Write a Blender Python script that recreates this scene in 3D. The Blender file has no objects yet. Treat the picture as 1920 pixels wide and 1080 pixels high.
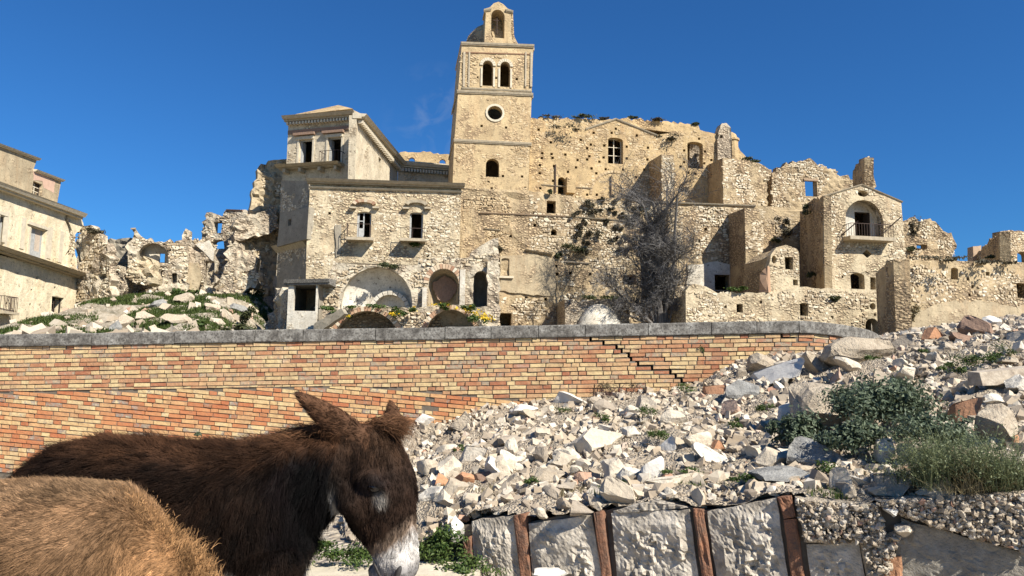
import bpy, bmesh, math, random
import numpy as np
from mathutils import Vector, Matrix, noise, kdtree
from mathutils.geometry import delaunay_2d_cdt
R = math.radians
random.seed(7); rng = np.random.default_rng(7)
scene = bpy.context.scene; COL = scene.collection

# ------------------------------------------------------------------ camera
F = 26.0 / 36.0 * 1920.0
CAM = Vector((0, 0, 1.6)); PITCH = R(6.6); ROLL = 0.0127
camd = bpy.data.cameras.new('camera'); cam = bpy.data.objects.new('camera', camd); COL.objects.link(cam)
CM = Matrix.Rotation(math.pi/2 + PITCH, 3, 'X') @ Matrix.Rotation(ROLL, 3, 'Z')
cam.matrix_world = Matrix.Translation(CAM) @ CM.to_4x4()
camd.lens = 26; camd.sensor_width = 36; camd.clip_start = .05; camd.clip_end = 3000
scene.camera = cam
# ------------------------------------------------------------------ light
SUN_AZ, SUN_EL = R(47), R(41)
S = Vector((math.sin(SUN_AZ)*math.cos(SUN_EL), -math.cos(SUN_AZ)*math.cos(SUN_EL), math.sin(SUN_EL)))
w = bpy.data.worlds.new('World'); scene.world = w; w.use_nodes = True
nt = w.node_tree; nt.nodes.clear()
out = nt.nodes.new('ShaderNodeOutputWorld'); bg = nt.nodes.new('ShaderNodeBackground')
sky = nt.nodes.new('ShaderNodeTexSky'); sky.sky_type = 'NISHITA'; sky.sun_disc = False
sky.sun_elevation = SUN_EL; sky.sun_rotation = math.pi - SUN_AZ
sky.altitude = 400; sky.air_density = 1.15; sky.dust_density = 0.0; sky.ozone_density = 8.0
bg.inputs[1].default_value = 0.052
# a faint wisp of cloud left of the bell tower
tc = nt.nodes.new('ShaderNodeTexCoord'); mp = nt.nodes.new('ShaderNodeMapping'); mp.vector_type = 'POINT'
wd = (CM @ Vector(((818-960)/F, -(222-540)/F, -1))).normalized()
sub = nt.nodes.new('ShaderNodeVectorMath'); sub.operation = 'DISTANCE'; sub.inputs[1].default_value = wd
mr = nt.nodes.new('ShaderNodeMapRange'); mr.inputs[1].default_value = .075; mr.inputs[2].default_value = 0.0; mr.clamp = True
nz = nt.nodes.new('ShaderNodeTexNoise'); nz.inputs['Scale'].default_value = 26; nz.inputs['Detail'].default_value = 5; nz.inputs['Distortion'].default_value = .6
mr2 = nt.nodes.new('ShaderNodeMapRange'); mr2.inputs[1].default_value = .47; mr2.inputs[2].default_value = .75
mul = nt.nodes.new('ShaderNodeMath'); mul.operation = 'MULTIPLY'
mul2 = nt.nodes.new('ShaderNodeMath'); mul2.operation = 'MULTIPLY'; mul2.inputs[1].default_value = .35
mix = nt.nodes.new('ShaderNodeMix'); mix.data_type = 'RGBA'; mix.inputs[7].default_value = (5.5, 6.2, 7.2, 1)
L = nt.links.new
L(tc.outputs['Generated'], sub.inputs[0]); L(sub.outputs['Value'], mr.inputs[0]); L(tc.outputs['Generated'], nz.inputs['Vector'])
L(nz.outputs['Fac'], mr2.inputs[0]); L(mr.outputs[0], mul.inputs[0]); L(mr2.outputs[0], mul.inputs[1]); L(mul.outputs[0], mul2.inputs[0])
hue = nt.nodes.new('ShaderNodeMix'); hue.data_type = 'RGBA'; hue.blend_type = 'MULTIPLY'; hue.inputs[0].default_value = 1; hue.inputs[7].default_value = (.40, .88, 1.26, 1)
L(sky.outputs[0], hue.inputs[6]); L(mul2.outputs[0], mix.inputs[0]); L(hue.outputs[2], mix.inputs[6]); L(mix.outputs[2], bg.inputs[0]); L(bg.outputs[0], out.inputs[0])
sd = bpy.data.lights.new('sun', 'SUN'); sd.energy = 5.0; sd.angle = R(.53); sd.color = (1, .95, .86)
sun = bpy.data.objects.new('sun', sd); COL.objects.link(sun); sun.rotation_euler = S.to_track_quat('Z', 'Y').to_euler()
scene.view_settings.view_transform = 'Standard'; scene.view_settings.look = 'None'
scene.view_settings.exposure = 0.82; scene.view_settings.gamma = 1; scene.view_settings.use_curve_mapping = False
scene.render.engine = 'CYCLES'; scene.cycles.use_denoising = True; scene.cycles.max_bounces = 5
scene.cycles.diffuse_bounces = 2; scene.cycles.glossy_bounces = 2; scene.cycles.transparent_max_bounces = 4

# ------------------------------------------------------------------ helpers
MW = {}                                                    # world matrix of each object
def reg(o, m, parent=None):
    COL.objects.link(o); MW[o] = m.copy()
    if parent is not None:
        o.parent = parent; o.matrix_basis = MW[parent].inverted() @ m
    else: o.matrix_basis = m
    return o
def tag(o, label=None, cat=None, group=None, kind=None):
    if label: o['label'] = label
    if cat: o['category'] = cat
    if group: o['group'] = group
    if kind: o['kind'] = kind
    return o
def empty(name, loc, label, cat, group=None, rot=0):
    o = bpy.data.objects.new(name, None); o.empty_display_size = .3
    reg(o, Matrix.Translation(loc) @ Matrix.Rotation(rot, 4, 'Z')); return tag(o, label, cat, group, 'thing')
I4 = Matrix.Identity(4)
def mesh_np(name, V, Fc, mat, smooth=False):
    """V (n,3), Fc (m,3) or (m,4) -> mesh data"""
    V = np.asarray(V, np.float32); Fc = np.asarray(Fc, np.int32)
    me = bpy.data.meshes.new(name); k = Fc.shape[1]; m = len(Fc)
    me.vertices.add(len(V)); me.vertices.foreach_set('co', V.ravel())
    me.loops.add(m*k); me.loops.foreach_set('vertex_index', Fc.ravel())
    me.polygons.add(m); me.polygons.foreach_set('loop_start', np.arange(0, m*k, k, dtype=np.int32))
    if mat: me.materials.append(mat)
    me.update(calc_edges=True)
    if smooth: me.shade_smooth()
    else: me.shade_flat()
    return me
def obj_np(name, V, Fc, mat, parent=None, m=I4, smooth=False):
    return reg(bpy.data.objects.new(name, mesh_np(name, V, Fc, mat, smooth)), m, parent)
def obj_py(name, V, Fc, mat, parent=None, m=I4, smooth=False):
    me = bpy.data.meshes.new(name); me.from_pydata([tuple(v) for v in V], [], Fc); me.materials.append(mat)
    if smooth:
        for p in me.polygons: p.use_smooth = True
    bm = bmesh.new(); bm.from_mesh(me); bmesh.ops.recalc_face_normals(bm, faces=bm.faces); bm.to_mesh(me); bm.free()
    return reg(bpy.data.objects.new(name, me), m, parent)
class MB:
    """collects boxes and tubes into one mesh"""
    def __init__(s): s.v = []; s.f = []
    def hexa(s, c8):
        n = len(s.v); s.v += [tuple(c) for c in c8]
        s.f += [(n+a, n+b, n+c, n+d) for a, b, c, d in ((0,3,2,1),(4,5,6,7),(0,1,5,4),(1,2,6,5),(2,3,7,6),(3,0,4,7))]
    def box(s, x0, x1, y0, y1, z0, z1):
        s.hexa([(x0,y0,z0),(x1,y0,z0),(x1,y1,z0),(x0,y1,z0),(x0,y0,z1),(x1,y0,z1),(x1,y1,z1),(x0,y1,z1)])
    def tube(s, pts, rad, k=5):
        pts = [Vector(p) for p in pts]; n0 = len(s.v)
        for i, p in enumerate(pts):
            d = (pts[min(i+1, len(pts)-1)] - pts[max(i-1, 0)]).normalized()
            a = d.orthogonal().normalized(); b = d.cross(a); r = rad[i] if hasattr(rad, '__len__') else rad
            for j in range(k):
                t = 2*math.pi*j/k; s.v.append(tuple(p + a*(r*math.cos(t)) + b*(r*math.sin(t))))
        for i in range(len(pts)-1):
            for j in range(k):
                a0 = n0+i*k+j; a1 = n0+i*k+(j+1) % k; s.f.append((a0, a1, a1+k, a0+k))
        s.f.append(tuple(n0+j for j in range(k))[::-1]); s.f.append(tuple(n0+(len(pts)-1)*k+j for j in range(k)))
    def build(s, name, mat, parent=None, m=I4, smooth=False): return obj_py(name, s.v, s.f, mat, parent, m, smooth)

def ray(px, py): return CM @ Vector(((px-960)/F, -(py-540)/F, -1))
def at(px, py, d):
    r = ray(px, py); return CAM + r*(d/r.y)
class Plane:
    """a vertical wall plane through two plan points, each given by picture column and distance"""
    def __init__(s, xa, da, xb, db):
        A = at(xa, 690, da); B = at(xb, 690, db); A.z = B.z = 0
        s.A = A; s.U = (B-A).normalized(); s.N = Vector((s.U.y, -s.U.x, 0))
        s.M = Matrix(((s.U.x, -s.N.x, 0, A.x), (s.U.y, -s.N.y, 0, A.y), (0, 0, 1, 0), (0, 0, 0, 1))); s.len = (B-A).length
    def uv(s, px, py, w=0):
        r = ray(px, py); t = (s.A + s.N*w - CAM).dot(s.N) / r.dot(s.N); p = CAM + r*t
        return Vector(((p-s.A).dot(s.U), p.z))
    def at(s, u, w, v): return s.A + s.U*u + s.N*w + Vector((0, 0, v))
    def moved(s, w):
        q = Plane.__new__(Plane); q.A = s.A + s.N*w; q.U = s.U; q.N = s.N; q.len = s.len
        q.M = s.M.copy(); q.M[0][3] = q.A.x; q.M[1][3] = q.A.y; return q
def inside(P, poly):
    P = np.asarray(P); x, y = P[:,0], P[:,1]; c = np.zeros(len(P), bool); n = len(poly)
    for i in range(n):
        x0, y0 = poly[i]; x1, y1 = poly[(i+1) % n]
        if y0 == y1: continue
        c ^= ((y0 > y) != (y1 > y)) & (x < (x1-x0)*(y-y0)/(y1-y0)+x0)
    return c
def hole_uv(pl, h):
    """h = (x0,y0,x1,y1[,kind]) in picture columns/rows -> polygon on the plane; kind '' rectangle, 'a' arch, 'o' round, 'd' diamond, 's' segment head"""
    x0, y0, x1, y1 = h[:4]; k = h[4] if len(h) > 4 else ''
    ym, xm = (y0+y1)/2, (x0+x1)/2
    u0 = pl.uv(x0, ym)[0]; u1 = pl.uv(x1, ym)[0]; v1 = pl.uv(xm, y0)[1]; v0 = pl.uv(xm, y1)[1]
    if k == 'o': return [((u0+u1)/2+(u1-u0)/2*math.cos(t), (v0+v1)/2+(v1-v0)/2*math.sin(t)) for t in np.linspace(0, 2*math.pi, 17)[:-1]]
    if k == 'd': return [((u0+u1)/2, v0), (u1, (v0+v1)/2), ((u0+u1)/2, v1), (u0, (v0+v1)/2)]
    if k in ('a', 's'):
        r = (u1-u0)/2; rv = min(r, (v1-v0)*.95) if k == 'a' else r*.35
        return [(u0, v0), (u1, v0)] + [(u0+r+r*math.cos(t), v1-rv+rv*math.sin(t)) for t in np.linspace(0, math.pi, 11)]
    return [(u0, v0), (u1, v0), (u1, v1), (u0, v1)]
def ragged(poly, flags, res, jag, rnd):
    o = []
    n = len(poly)
    for i in range(n):
        a = Vector(poly[i]); b = Vector(poly[(i+1) % n]); d = b-a; l = d.length
        o.append(tuple(a))
        if flags[i] and l > res*.7:
            k = max(2, int(l/res)); nn = Vector((-d.y, d.x))/max(l, 1e-6)
            for j in range(1, k):
                p = a + d*((j+rnd.uniform(-.3, .3))/k) + nn*rnd.uniform(-jag, jag); o.append(tuple(p))
    return o
SEED = [0]
def wall(parent, name, pl, outline, holes=(), t=.6, mat=None, res=.7, rough=.05, jag=.12, uvholes=()):
    """a solid wall standing on the plane: outline and openings, thickness t, an uneven face and broken edges where flagged"""
    SEED[0] += 1; rnd = random.Random(SEED[0])
    pts = [tuple(pl.uv(p[0], p[1])) for p in outline]; fl = [len(p) > 2 and p[2] for p in outline]
    poly = ragged(pts, fl, .35, jag, rnd)
    hs = [hole_uv(pl, h) for h in holes] + list(uvholes)
    A = np.array(poly); lo = A.min(0); hi = A.max(0)
    V = list(poly); E = [(i, (i+1) % len(poly)) for i in range(len(poly))]
    for h in hs:
        n = len(V); V += h; E += [(n+i, n+(i+1) % len(h)) for i in range(len(h))]
    gx = np.arange(lo[0]+res*.4, hi[0], res); gy = np.arange(lo[1]+res*.4, hi[1], res)
    G = np.array([(x+rnd.uniform(-.3, .3)*res, y+rnd.uniform(-.3, .3)*res) for x in gx for y in gy]) if len(gx)*len(gy) else np.zeros((0, 2))
    if len(G):
        ok = inside(G, poly)
        for h in hs: ok &= ~inside(G, h)
        V += [tuple(g) for g in G[ok]]
    nv, ne, nf, *_ = delaunay_2d_cdt([Vector(v) for v in V], E, [], 0, 1e-4)
    P = np.array([tuple(v) for v in nv]); T = np.array([f for f in nf])
    C = P[T].mean(1); ok = inside(C, poly)
    for h in hs: ok &= ~inside(C, h)
    T = T[ok]
    a = P[T]; ar = np.cross(a[:,1]-a[:,0], a[:,2]-a[:,0]); T[ar < 0] = T[ar < 0][:, ::-1]
    used = np.unique(T); mp_ = -np.ones(len(P), int); mp_[used] = np.arange(len(used)); T = mp_[T]; P = P[used]
    n = len(P); off = SEED[0]*13.7
    W = np.array([rough*(noise.noise((x*.9+off, y*.9, 1.3))*1.2+noise.noise((x*2.7, y*2.7+off, 5.))*.6) for x, y in P])
    if rough >= .10:
        W = W*.45 + np.array([rough*(noise.cell(Vector((x*2.6+off, y*3.6, .5)))*.6 + noise.cell(Vector((x*.9, y*1.3+off, .5)))*.5) for x, y in P])
    Vf = np.c_[P[:,0], -W, P[:,1]]; Vb = np.c_[P[:,0], np.full(n, t), P[:,1]]
    ed = {}
    for f in T:
        for i in range(3):
            e = (f[i], f[(i+1) % 3]); ed[e] = 1
    sides = [(b, a, a+n) for (a, b) in ed if (b, a) not in ed] + [(b, a+n, b+n) for (a, b) in ed if (b, a) not in ed]
    Fc = np.vstack([T, T[:, ::-1]+n, np.array(sides)])
    return obj_np(name, np.vstack([Vf, Vb]), Fc, mat, parent, pl.M)
def shell(parent, name, pl, outline, depth, t=.55, mat=None, back=True, backpx=None):
    """side walls, roof and back of a building behind its front wall"""
    pts = [tuple(pl.uv(p[0], p[1])) for p in outline]; n = len(pts)
    sk = 0
    if backpx is not None: u0 = min(p[0] for p in pts); sk = pl.moved(-depth).uv(backpx, 600)[0] - u0
    V = [(u+sk*t/depth, t+.004, v) for u, v in pts] + [(u+sk, depth, v) for u, v in pts]
    Fc = [(i, (i+1) % n, (i+1) % n+n, i+n) for i in range(n)]
    if back: Fc.append(tuple(range(n, 2*n)))
    return obj_py(name, V, Fc, mat, parent, pl.M)
def strip(parent, name, pl, a, b, hpx, proj, mat, back=.05, ext=0):
    ua, va = pl.uv(*a); ub, vb = pl.uv(*b); ha = va-pl.uv(a[0], a[1]+hpx)[1]; hb = vb-pl.uv(b[0], b[1]+hpx)[1]
    m = MB(); ua -= ext; ub += ext
    m.hexa([(ua,-proj*.75,va-ha),(ub,-proj*.75,vb-hb),(ub,back,vb-hb),(ua,back,va-ha),(ua,-proj,va-ha*.35),(ub,-proj,vb-hb*.35),(ub,back,vb),(ua,back,va)])
    m.hexa([(ua,-proj*.5,va-ha*1.35),(ub,-proj*.5,vb-hb*1.35),(ub,back,vb-hb*1.35),(ua,back,va-ha*1.35),(ua,-proj*.5,va-ha-.004),(ub,-proj*.5,vb-hb-.004),(ub,back,vb-hb-.004),(ua,back,va-ha-.004)])
    return m.build(name, mat, parent, pl.M)
def pbox(parent, name, pl, x0, y0, x1, y1, w0, w1, mat):
    h = hole_uv(pl, (x0, y0, x1, y1)); m = MB(); m.box(h[0][0], h[1][0], -w1, -w0, h[0][1], h[2][1]); return m.build(name, mat, parent, pl.M)
# ---- rocks
def ico(sub):
    bm = bmesh.new(); bmesh.ops.create_icosphere(bm, subdivisions=sub, radius=1); bm.verts.ensure_lookup_table()
    V = np.array([v.co[:] for v in bm.verts]); T = np.array([[v.index for v in f.verts] for f in bm.faces]); bm.free(); return V, T
ICO = {k: ico(k) for k in (1, 2, 3, 4)}
def rock(seed, sub, cuts=9, nz_=.10, box=0.0):
    r = np.random.default_rng(seed); V, T = ICO[sub]; V = V.copy()
    if box: V = np.sign(V)*np.abs(V)**(1-box*.55)
    for _ in range(cuts):
        n = r.normal(size=3); n /= np.linalg.norm(n); d = r.uniform(.30, .72); s = V @ n - d; k = s > 0; V[k] -= np.outer(s[k], n)
    if nz_:
        o = r.uniform(0, 50)
        V += np.array([noise.noise_vector(Vector(v)*1.7+Vector((o, 0, 0)))*nz_ + noise.noise_vector(Vector(v)*4.5+Vector((o, 3, 0)))*nz_*.5 for v in V])
    V -= (V.max(0)+V.min(0))/2; V /= (V.max(0)-V.min(0)).max()*.5/1.0
    return V, T
def unit(V): return V/(np.abs(V).max(0))
ROCK1 = [unit(rock(i, 1, 6, .05, .95)[0]) for i in range(14)]   # 20-triangle stones
MASON = [unit(np.sign(V)*np.abs(V)**.25*np.random.default_rng(i).uniform(.75, 1.05, V.shape)) for i, V in enumerate([ICO[1][0]]*10)]
def chunk(seed):
    r = np.random.default_rng(seed); V = np.array([(x, y, z) for z in (-1, 1) for x, y in ((-1, -1), (1, -1), (1, 1), (-1, 1))], float)
    V *= r.uniform(.55, 1.05, (8, 3)); V[:,0] += V[:,2]*r.normal()*.2; V[:,1] += V[:,0]*r.normal()*.2; return unit(V)
CHT = np.array([(0,2,1),(0,3,2),(4,5,6),(4,6,7),(0,1,5),(0,5,4),(1,2,6),(1,6,5),(2,3,7),(2,7,6),(3,0,4),(3,4,7)])
CHUNK = [chunk(400+i) for i in range(16)]
ROCK2 = [rock(50+i, 2, 13, .03, .5)[0] for i in range(12)]
def scatter(templates, T, pos, scl, rot3):
    """join scaled, turned copies of templates into one vertex / face array"""
    n = len(pos); pick = rng.integers(0, len(templates), n); Vs = []; Fs = []; o = 0
    for k, tv in enumerate(templates):
        i = np.where(pick == k)[0]
        if not len(i): continue
        v = tv[None]*scl[i][:, None, :]; v = np.einsum('nij,nkj->nki', rot3[i], v) + pos[i][:, None, :]
        Vs.append(v.reshape(-1, 3)); Fs.append((T[None] + (o + np.arange(len(i))*len(tv))[:, None, None]).reshape(-1, T.shape[1])); o += len(i)*len(tv)
    return np.vstack(Vs), np.vstack(Fs)
def rotm(ax, ay, az):
    cx, sx, cy, sy, cz, sz = np.cos(ax), np.sin(ax), np.cos(ay), np.sin(ay), np.cos(az), np.sin(az)
    n = len(ax); Mx = np.zeros((n,3,3)); My = Mx.copy(); Mz = Mx.copy()
    Mx[:,0,0] = 1; Mx[:,1,1] = cx; Mx[:,1,2] = -sx; Mx[:,2,1] = sx; Mx[:,2,2] = cx
    My[:,1,1] = 1; My[:,0,0] = cy; My[:,0,2] = sy; My[:,2,0] = -sy; My[:,2,2] = cy
    Mz[:,2,2] = 1; Mz[:,0,0] = cz; Mz[:,0,1] = -sz; Mz[:,1,0] = sz; Mz[:,1,1] = cz
    return Mz @ My @ Mx
ROCKMESH = {}
def stone_mesh(i, mat):
    k = (i, mat.name)
    if k not in ROCKMESH: ROCKMESH[k] = mesh_np('stone', ROCK1[i], ICO[1][1], mat)
    return ROCKMESH[k]
def masonry(parent, pl, region, holes=(), size=.3, cover=.6, nparts=20, mat=None, proud=.05, seed=0, lo=0., uvholes=()):
    """individually laid rubble stones proud of a wall face: the largest as parts, the rest joined"""
    r = np.random.default_rng(100+seed); poly = [tuple(pl.uv(p[0], p[1])) for p in region]
    size *= .8; hs = [hole_uv(pl, h) for h in holes] + list(uvholes); A = np.array(poly); a0 = A.min(0); a1 = A.max(0)
    pos = []; scl = []; v = a0[1]
    while v < a1[1]:
        h = size*r.uniform(.4, 1.0); u = a0[0] - r.uniform(0, size)
        while u < a1[0]:
            wd_ = size*(.4+1.5*r.random()**1.6); pos.append((u+wd_/2, v+h/2+r.normal()*h*.16)); scl.append((wd_*.5*r.uniform(.85, 1.05), h*.5*r.uniform(.75, 1.15))); u += wd_
        v += h
    pos = np.array(pos); scl = np.array(scl); ok = inside(pos, poly)
    for hq in hs:
        for dx, dy in ((-1,-1),(1,-1),(-1,1),(1,1),(0,0)): ok &= ~inside(pos + scl*np.array((dx, dy))*.9, hq)
    o = seed*7.3
    ns = np.array([noise.noise((p[0]*.33+o, p[1]*.4, 2.))+.45*noise.noise((p[0]*1.1, p[1]*1.1+o, 7.)) for p in pos])
    th = np.quantile(ns[ok], 1-cover) if ok.any() else 0
    ok &= (ns > th) | (r.uniform(size=len(ns)) < lo)
    pos = pos[ok]; scl = scl[ok]; n = len(pos)
    if not n: return
    an = r.normal(size=n)*.2; dp = r.uniform(.35, 1.2, n)*proud*.75
    area = scl[:,0]*scl[:,1]; order = np.argsort(-area); big = order[:nparts]; rest = order[nparts:]
    for i in big:
        ob = bpy.data.objects.new('stone', stone_mesh(int(r.integers(0, 14)), mat))
        m = pl.M @ Matrix.Translation((pos[i,0], 0, pos[i,1])) @ Matrix.Rotation(an[i], 4, 'Y') @ Matrix.Diagonal((scl[i,0], dp[i]+.03, scl[i,1], 1))
        reg(ob, m, parent)
    if len(rest):
        P3 = np.c_[pos[rest,0], np.zeros(len(rest)), pos[rest,1]]; S3 = np.c_[scl[rest,0], dp[rest], scl[rest,1]]
        z = np.zeros(len(rest)); V, T = scatter(ROCK1+MASON, ICO[1][1], P3, S3, rotm(z, an[rest], z))
        ob = obj_np('rubble_stonework', V, T, mat, parent, pl.M); ob['kind'] = 'stuff'
# ---- plants
def leaves(n, rad, size, r, flat=.6, shell_=.45, up=.0):
    """n small leaf faces spread through an ellipsoid crown of uneven clumps -> V,F"""
    k = max(4, n//110); d = r.normal(size=(k, 3)); d /= np.linalg.norm(d, axis=1)[:, None]
    cc = d*(r.uniform(.05, 1.12, k)**.6)[:, None]*rad; cc[:,2] = np.abs(cc[:,2])*(1 if up else 1)
    q = r.integers(0, k, n); c = cc[q] + r.normal(size=(n, 3))*np.array(rad)*(r.uniform(.08, .24, k)[q])[:, None]
    nrm = r.normal(size=(n, 3)) + c/np.array(rad)*1.1 + np.array((0, 0, .5)); nrm /= np.linalg.norm(nrm, axis=1)[:, None]
    a = np.cross(nrm, r.normal(size=(n, 3))); a /= np.linalg.norm(a, axis=1)[:, None]; b = np.cross(nrm, a)
    s = size*r.uniform(.6, 1.35, n)[:, None]
    V = np.stack([c-a*s, c-b*s*flat*.8+nrm*s*.15, c+a*s, c+b*s*flat*.8+nrm*s*.15], 1).reshape(-1, 3)
    return V, np.arange(4*n).reshape(n, 4)
def blades(P, h, wd_, r, lean=.5, seg=2):
    n = len(P); hh = h*r.uniform(.45, 1.2, n)[:, None]; t = r.uniform(0, 2*math.pi, n); d = np.c_[np.cos(t), np.sin(t), np.zeros(n)]
    s = np.c_[-np.sin(t), np.cos(t), np.zeros(n)]*wd_*r.uniform(.6, 1.3, n)[:, None]; ln = lean*r.uniform(.1, 1, n)[:, None]; z = np.array((0, 0, 1.))
    m = P + z*hh*.55 + d*hh*ln*.3; tip = P + z*hh*(1-.3*ln) + d*hh*ln
    V = np.stack([P-s, P+s, m+s*.7, m-s*.7, tip], 1).reshape(-1, 3); b = np.arange(n)[:, None]*5
    return V, np.vstack([b+np.array([[0, 1, 2]]), b+np.array([[0, 2, 3]]), b+np.array([[3, 2, 4]])])
PLANTSEED = [900]
def shrub(name, loc, rad, n, size, mat, label, cat, group=None, stems=None, flowers=None, flowmat=None, flat=.6):
    PLANTSEED[0] += 1; r = np.random.default_rng(PLANTSEED[0])
    e = empty(name, loc, label, cat, group); m = MW[e]
    V, Fc = leaves(n, np.array(rad), size, r, flat); obj_np('foliage', V, Fc, mat, e, m)
    if stems:
        mb = MB()
        for _ in range(7):
            d = Vector(r.normal(size=3)); d.z = abs(d.z)+.4; d.normalize(); p = Vector((d.x*rad[0], d.y*rad[1], d.z*rad[2]))*.8
            mb.tube([(0, 0, -rad[2]*.8), p*.45+Vector((0, 0, -.1*rad[2])), p], [size*.22, size*.16, size*.07], 4)
        mb.build('stem', stems, e, m)
    if flowers:
        V, Fc = leaves(flowers, np.array(rad)*1.08, size*.8, r, .9, .75); obj_np('flowers', V, Fc, flowmat, e, m)['kind'] = 'stuff'
    return e
def tuft(name, loc, radius, n, h, mat, label, cat='grass tuft', group=None, lean=.6, wd_=.004):
    PLANTSEED[0] += 1; r = np.random.default_rng(PLANTSEED[0]); t = r.uniform(0, 6.28, n); q = radius*np.sqrt(r.uniform(0, 1, n))
    P = np.c_[np.cos(t)*q, np.sin(t)*q, np.full(n, -.02)]; V, Fc = blades(P, h, wd_, r, lean)
    o = obj_np(name, V, Fc, mat, None, Matrix.Translation(loc)); return tag(o, label, cat, group)
# ------------------------------------------------------------------ materials
def mat_new(name):
    m = bpy.data.materials.new(name); m.use_nodes = True; t = m.node_tree; t.nodes.clear()
    o = t.nodes.new('ShaderNodeOutputMaterial'); b = t.nodes.new('ShaderNodeBsdfPrincipled'); t.links.new(b.outputs[0], o.inputs[0])
    b.inputs['Specular IOR Level'].default_value = .25; b.inputs['Roughness'].default_value = .9
    return m, t, b
def N(t, ty, **k):
    n = t.nodes.new(ty)
    for a, v in k.items(): setattr(n, a, v)
    return n
def ramp(t, src, stops, interp='LINEAR'):
    c = N(t, 'ShaderNodeValToRGB'); c.color_ramp.interpolation = interp; e = c.color_ramp.elements
    while len(e) < len(stops): e.new(.5)
    for i, (p, col) in enumerate(stops): e[i].position = p; e[i].color = (*col, 1) if len(col) == 3 else col
    t.links.new(src, c.inputs[0]); return c.outputs[0]
def nse(t, vec, scale, detail=4, rough=.6, dist=0):
    n = N(t, 'ShaderNodeTexNoise'); n.inputs['Scale'].default_value = scale; n.inputs['Detail'].default_value = detail
    n.inputs['Roughness'].default_value = rough; n.inputs['Distortion'].default_value = dist
    if vec is not None: t.links.new(vec, n.inputs['Vector'])
    return n.outputs['Fac']
def mixc(t, f, a, b, mode='MIX'):
    m = N(t, 'ShaderNodeMix', data_type='RGBA', blend_type=mode)
    for s, i in ((f, 0), (a, 6), (b, 7)):
        if isinstance(s, (int, float)): m.inputs[i].default_value = s
        elif isinstance(s, tuple): m.inputs[i].default_value = (*s, 1)
        else: t.links.new(s, m.inputs[i])
    return m.outputs[2]
def mrange(t, s, a, b, c=0, d=1):
    m = N(t, 'ShaderNodeMapRange'); t.links.new(s, m.inputs[0])
    for i, v in enumerate((a, b, c, d)): m.inputs[i+1].default_value = v
    return m.outputs[0]
def bump(t, b, h, strength, dist):
    n = N(t, 'ShaderNodeBump'); n.inputs['Strength'].default_value = strength; n.inputs['Distance'].default_value = dist
    t.links.new(h, n.inputs['Height']); t.links.new(n.outputs[0], b.inputs['Normal']); return n
def mth(t, op, a, b):
    m = N(t, 'ShaderNodeMath', operation=op)
    for i, s in enumerate((a, b)):
        if isinstance(s, (int, float)): m.inputs[i].default_value = s
        else: t.links.new(s, m.inputs[i])
    return m.outputs[0]
def coord(t, scale=(1, 1, 1), kind='Object'):
    c = N(t, 'ShaderNodeTexCoord')
    if scale == (1, 1, 1): return c.outputs[kind]
    m = N(t, 'ShaderNodeMapping'); m.inputs['Scale'].default_value = scale; t.links.new(c.outputs[kind], m.inputs['Vector']); return m.outputs[0]
def wallmat(name, plaster, bare, dark, mask=.5, vs=4.5, streak=.35, relief=.05, warm=(.40, .22, .10)):
    """weathered wall: patches of plaster over bare rubble, streaks, fine relief"""
    m, t, b = mat_new(name); co = coord(t)
    big = nse(t, co, .32, 5, .65); mid = nse(t, co, 1.7, 5, .7); fine = nse(t, co, 9, 4, .7)
    vo = N(t, 'ShaderNodeTexVoronoi', feature='F1'); vo.inputs['Scale'].default_value = vs; vo.inputs['Randomness'].default_value = .95
    dm = N(t, 'ShaderNodeVectorMath', operation='ADD'); t.links.new(coord(t, (1, 1, 1.55)), dm.inputs[0])
    nv = N(t, 'ShaderNodeTexNoise'); nv.inputs['Scale'].default_value = 3.; t.links.new(co, nv.inputs['Vector'])
    sc = N(t, 'ShaderNodeVectorMath', operation='SCALE'); sc.inputs['Scale'].default_value = .12; t.links.new(nv.outputs['Color'], sc.inputs[0]); t.links.new(sc.outputs[0], dm.inputs[1])
    t.links.new(dm.outputs[0], vo.inputs['Vector'])
    sep = N(t, 'ShaderNodeSeparateColor'); t.links.new(vo.outputs['Color'], sep.inputs[0])
    cell = ramp(t, sep.outputs[0], [(0, dark), (.3, bare), (.7, tuple(min(.75, x*1.35) for x in bare)), (1, tuple(min(.8, x*1.6) for x in bare))])
    joint = mrange(t, vo.outputs['Distance'], .32, .62)
    stone = mixc(t, joint, cell, dark)
    pl_ = mixc(t, mrange(t, mid, .35, .7), plaster, tuple(x*.72 for x in plaster))
    pl_ = mixc(t, mrange(t, nse(t, coord(t, (1, 1, .25)), .9, 4), .52, .75, 0, .5), pl_, warm)
    f = mrange(t, mth(t, 'ADD', big, mth(t, 'MULTIPLY', mid, .35)), mask+.12, mask+.2)
    c = mixc(t, f, stone, pl_)
    st = mrange(t, nse(t, coord(t, (2.2, 2.2, .16)), 1.2, 5, .7), .52, .78, 0, streak)
    c = mixc(t, st, c, (.16, .135, .105))
    c = mixc(t, mrange(t, fine, .42, .72, 0, .5), c, tuple(x*.5 for x in bare))
    c = mixc(t, mrange(t, nse(t, co, 3.4, 6, .8), .575, .63, 0, .8), c, (.085, .062, .04))  # dark flecks: shade of small pits painted into the wall colour
    c = mixc(t, mrange(t, nse(t, co, .55, 6, .7), .44, .70, 0, .62), c, tuple(x*.5 for x in bare))
    t.links.new(c, b.inputs['Base Color'])
    h = mth(t, 'ADD', mth(t, 'MULTIPLY', fine, .45), mth(t, 'MULTIPLY', mth(t, 'SUBTRACT', 1.0, joint), mth(t, 'SUBTRACT', 1.0, mth(t, 'MULTIPLY', f, .85))))
    bump(t, b, h, .9, relief); return m
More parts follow.
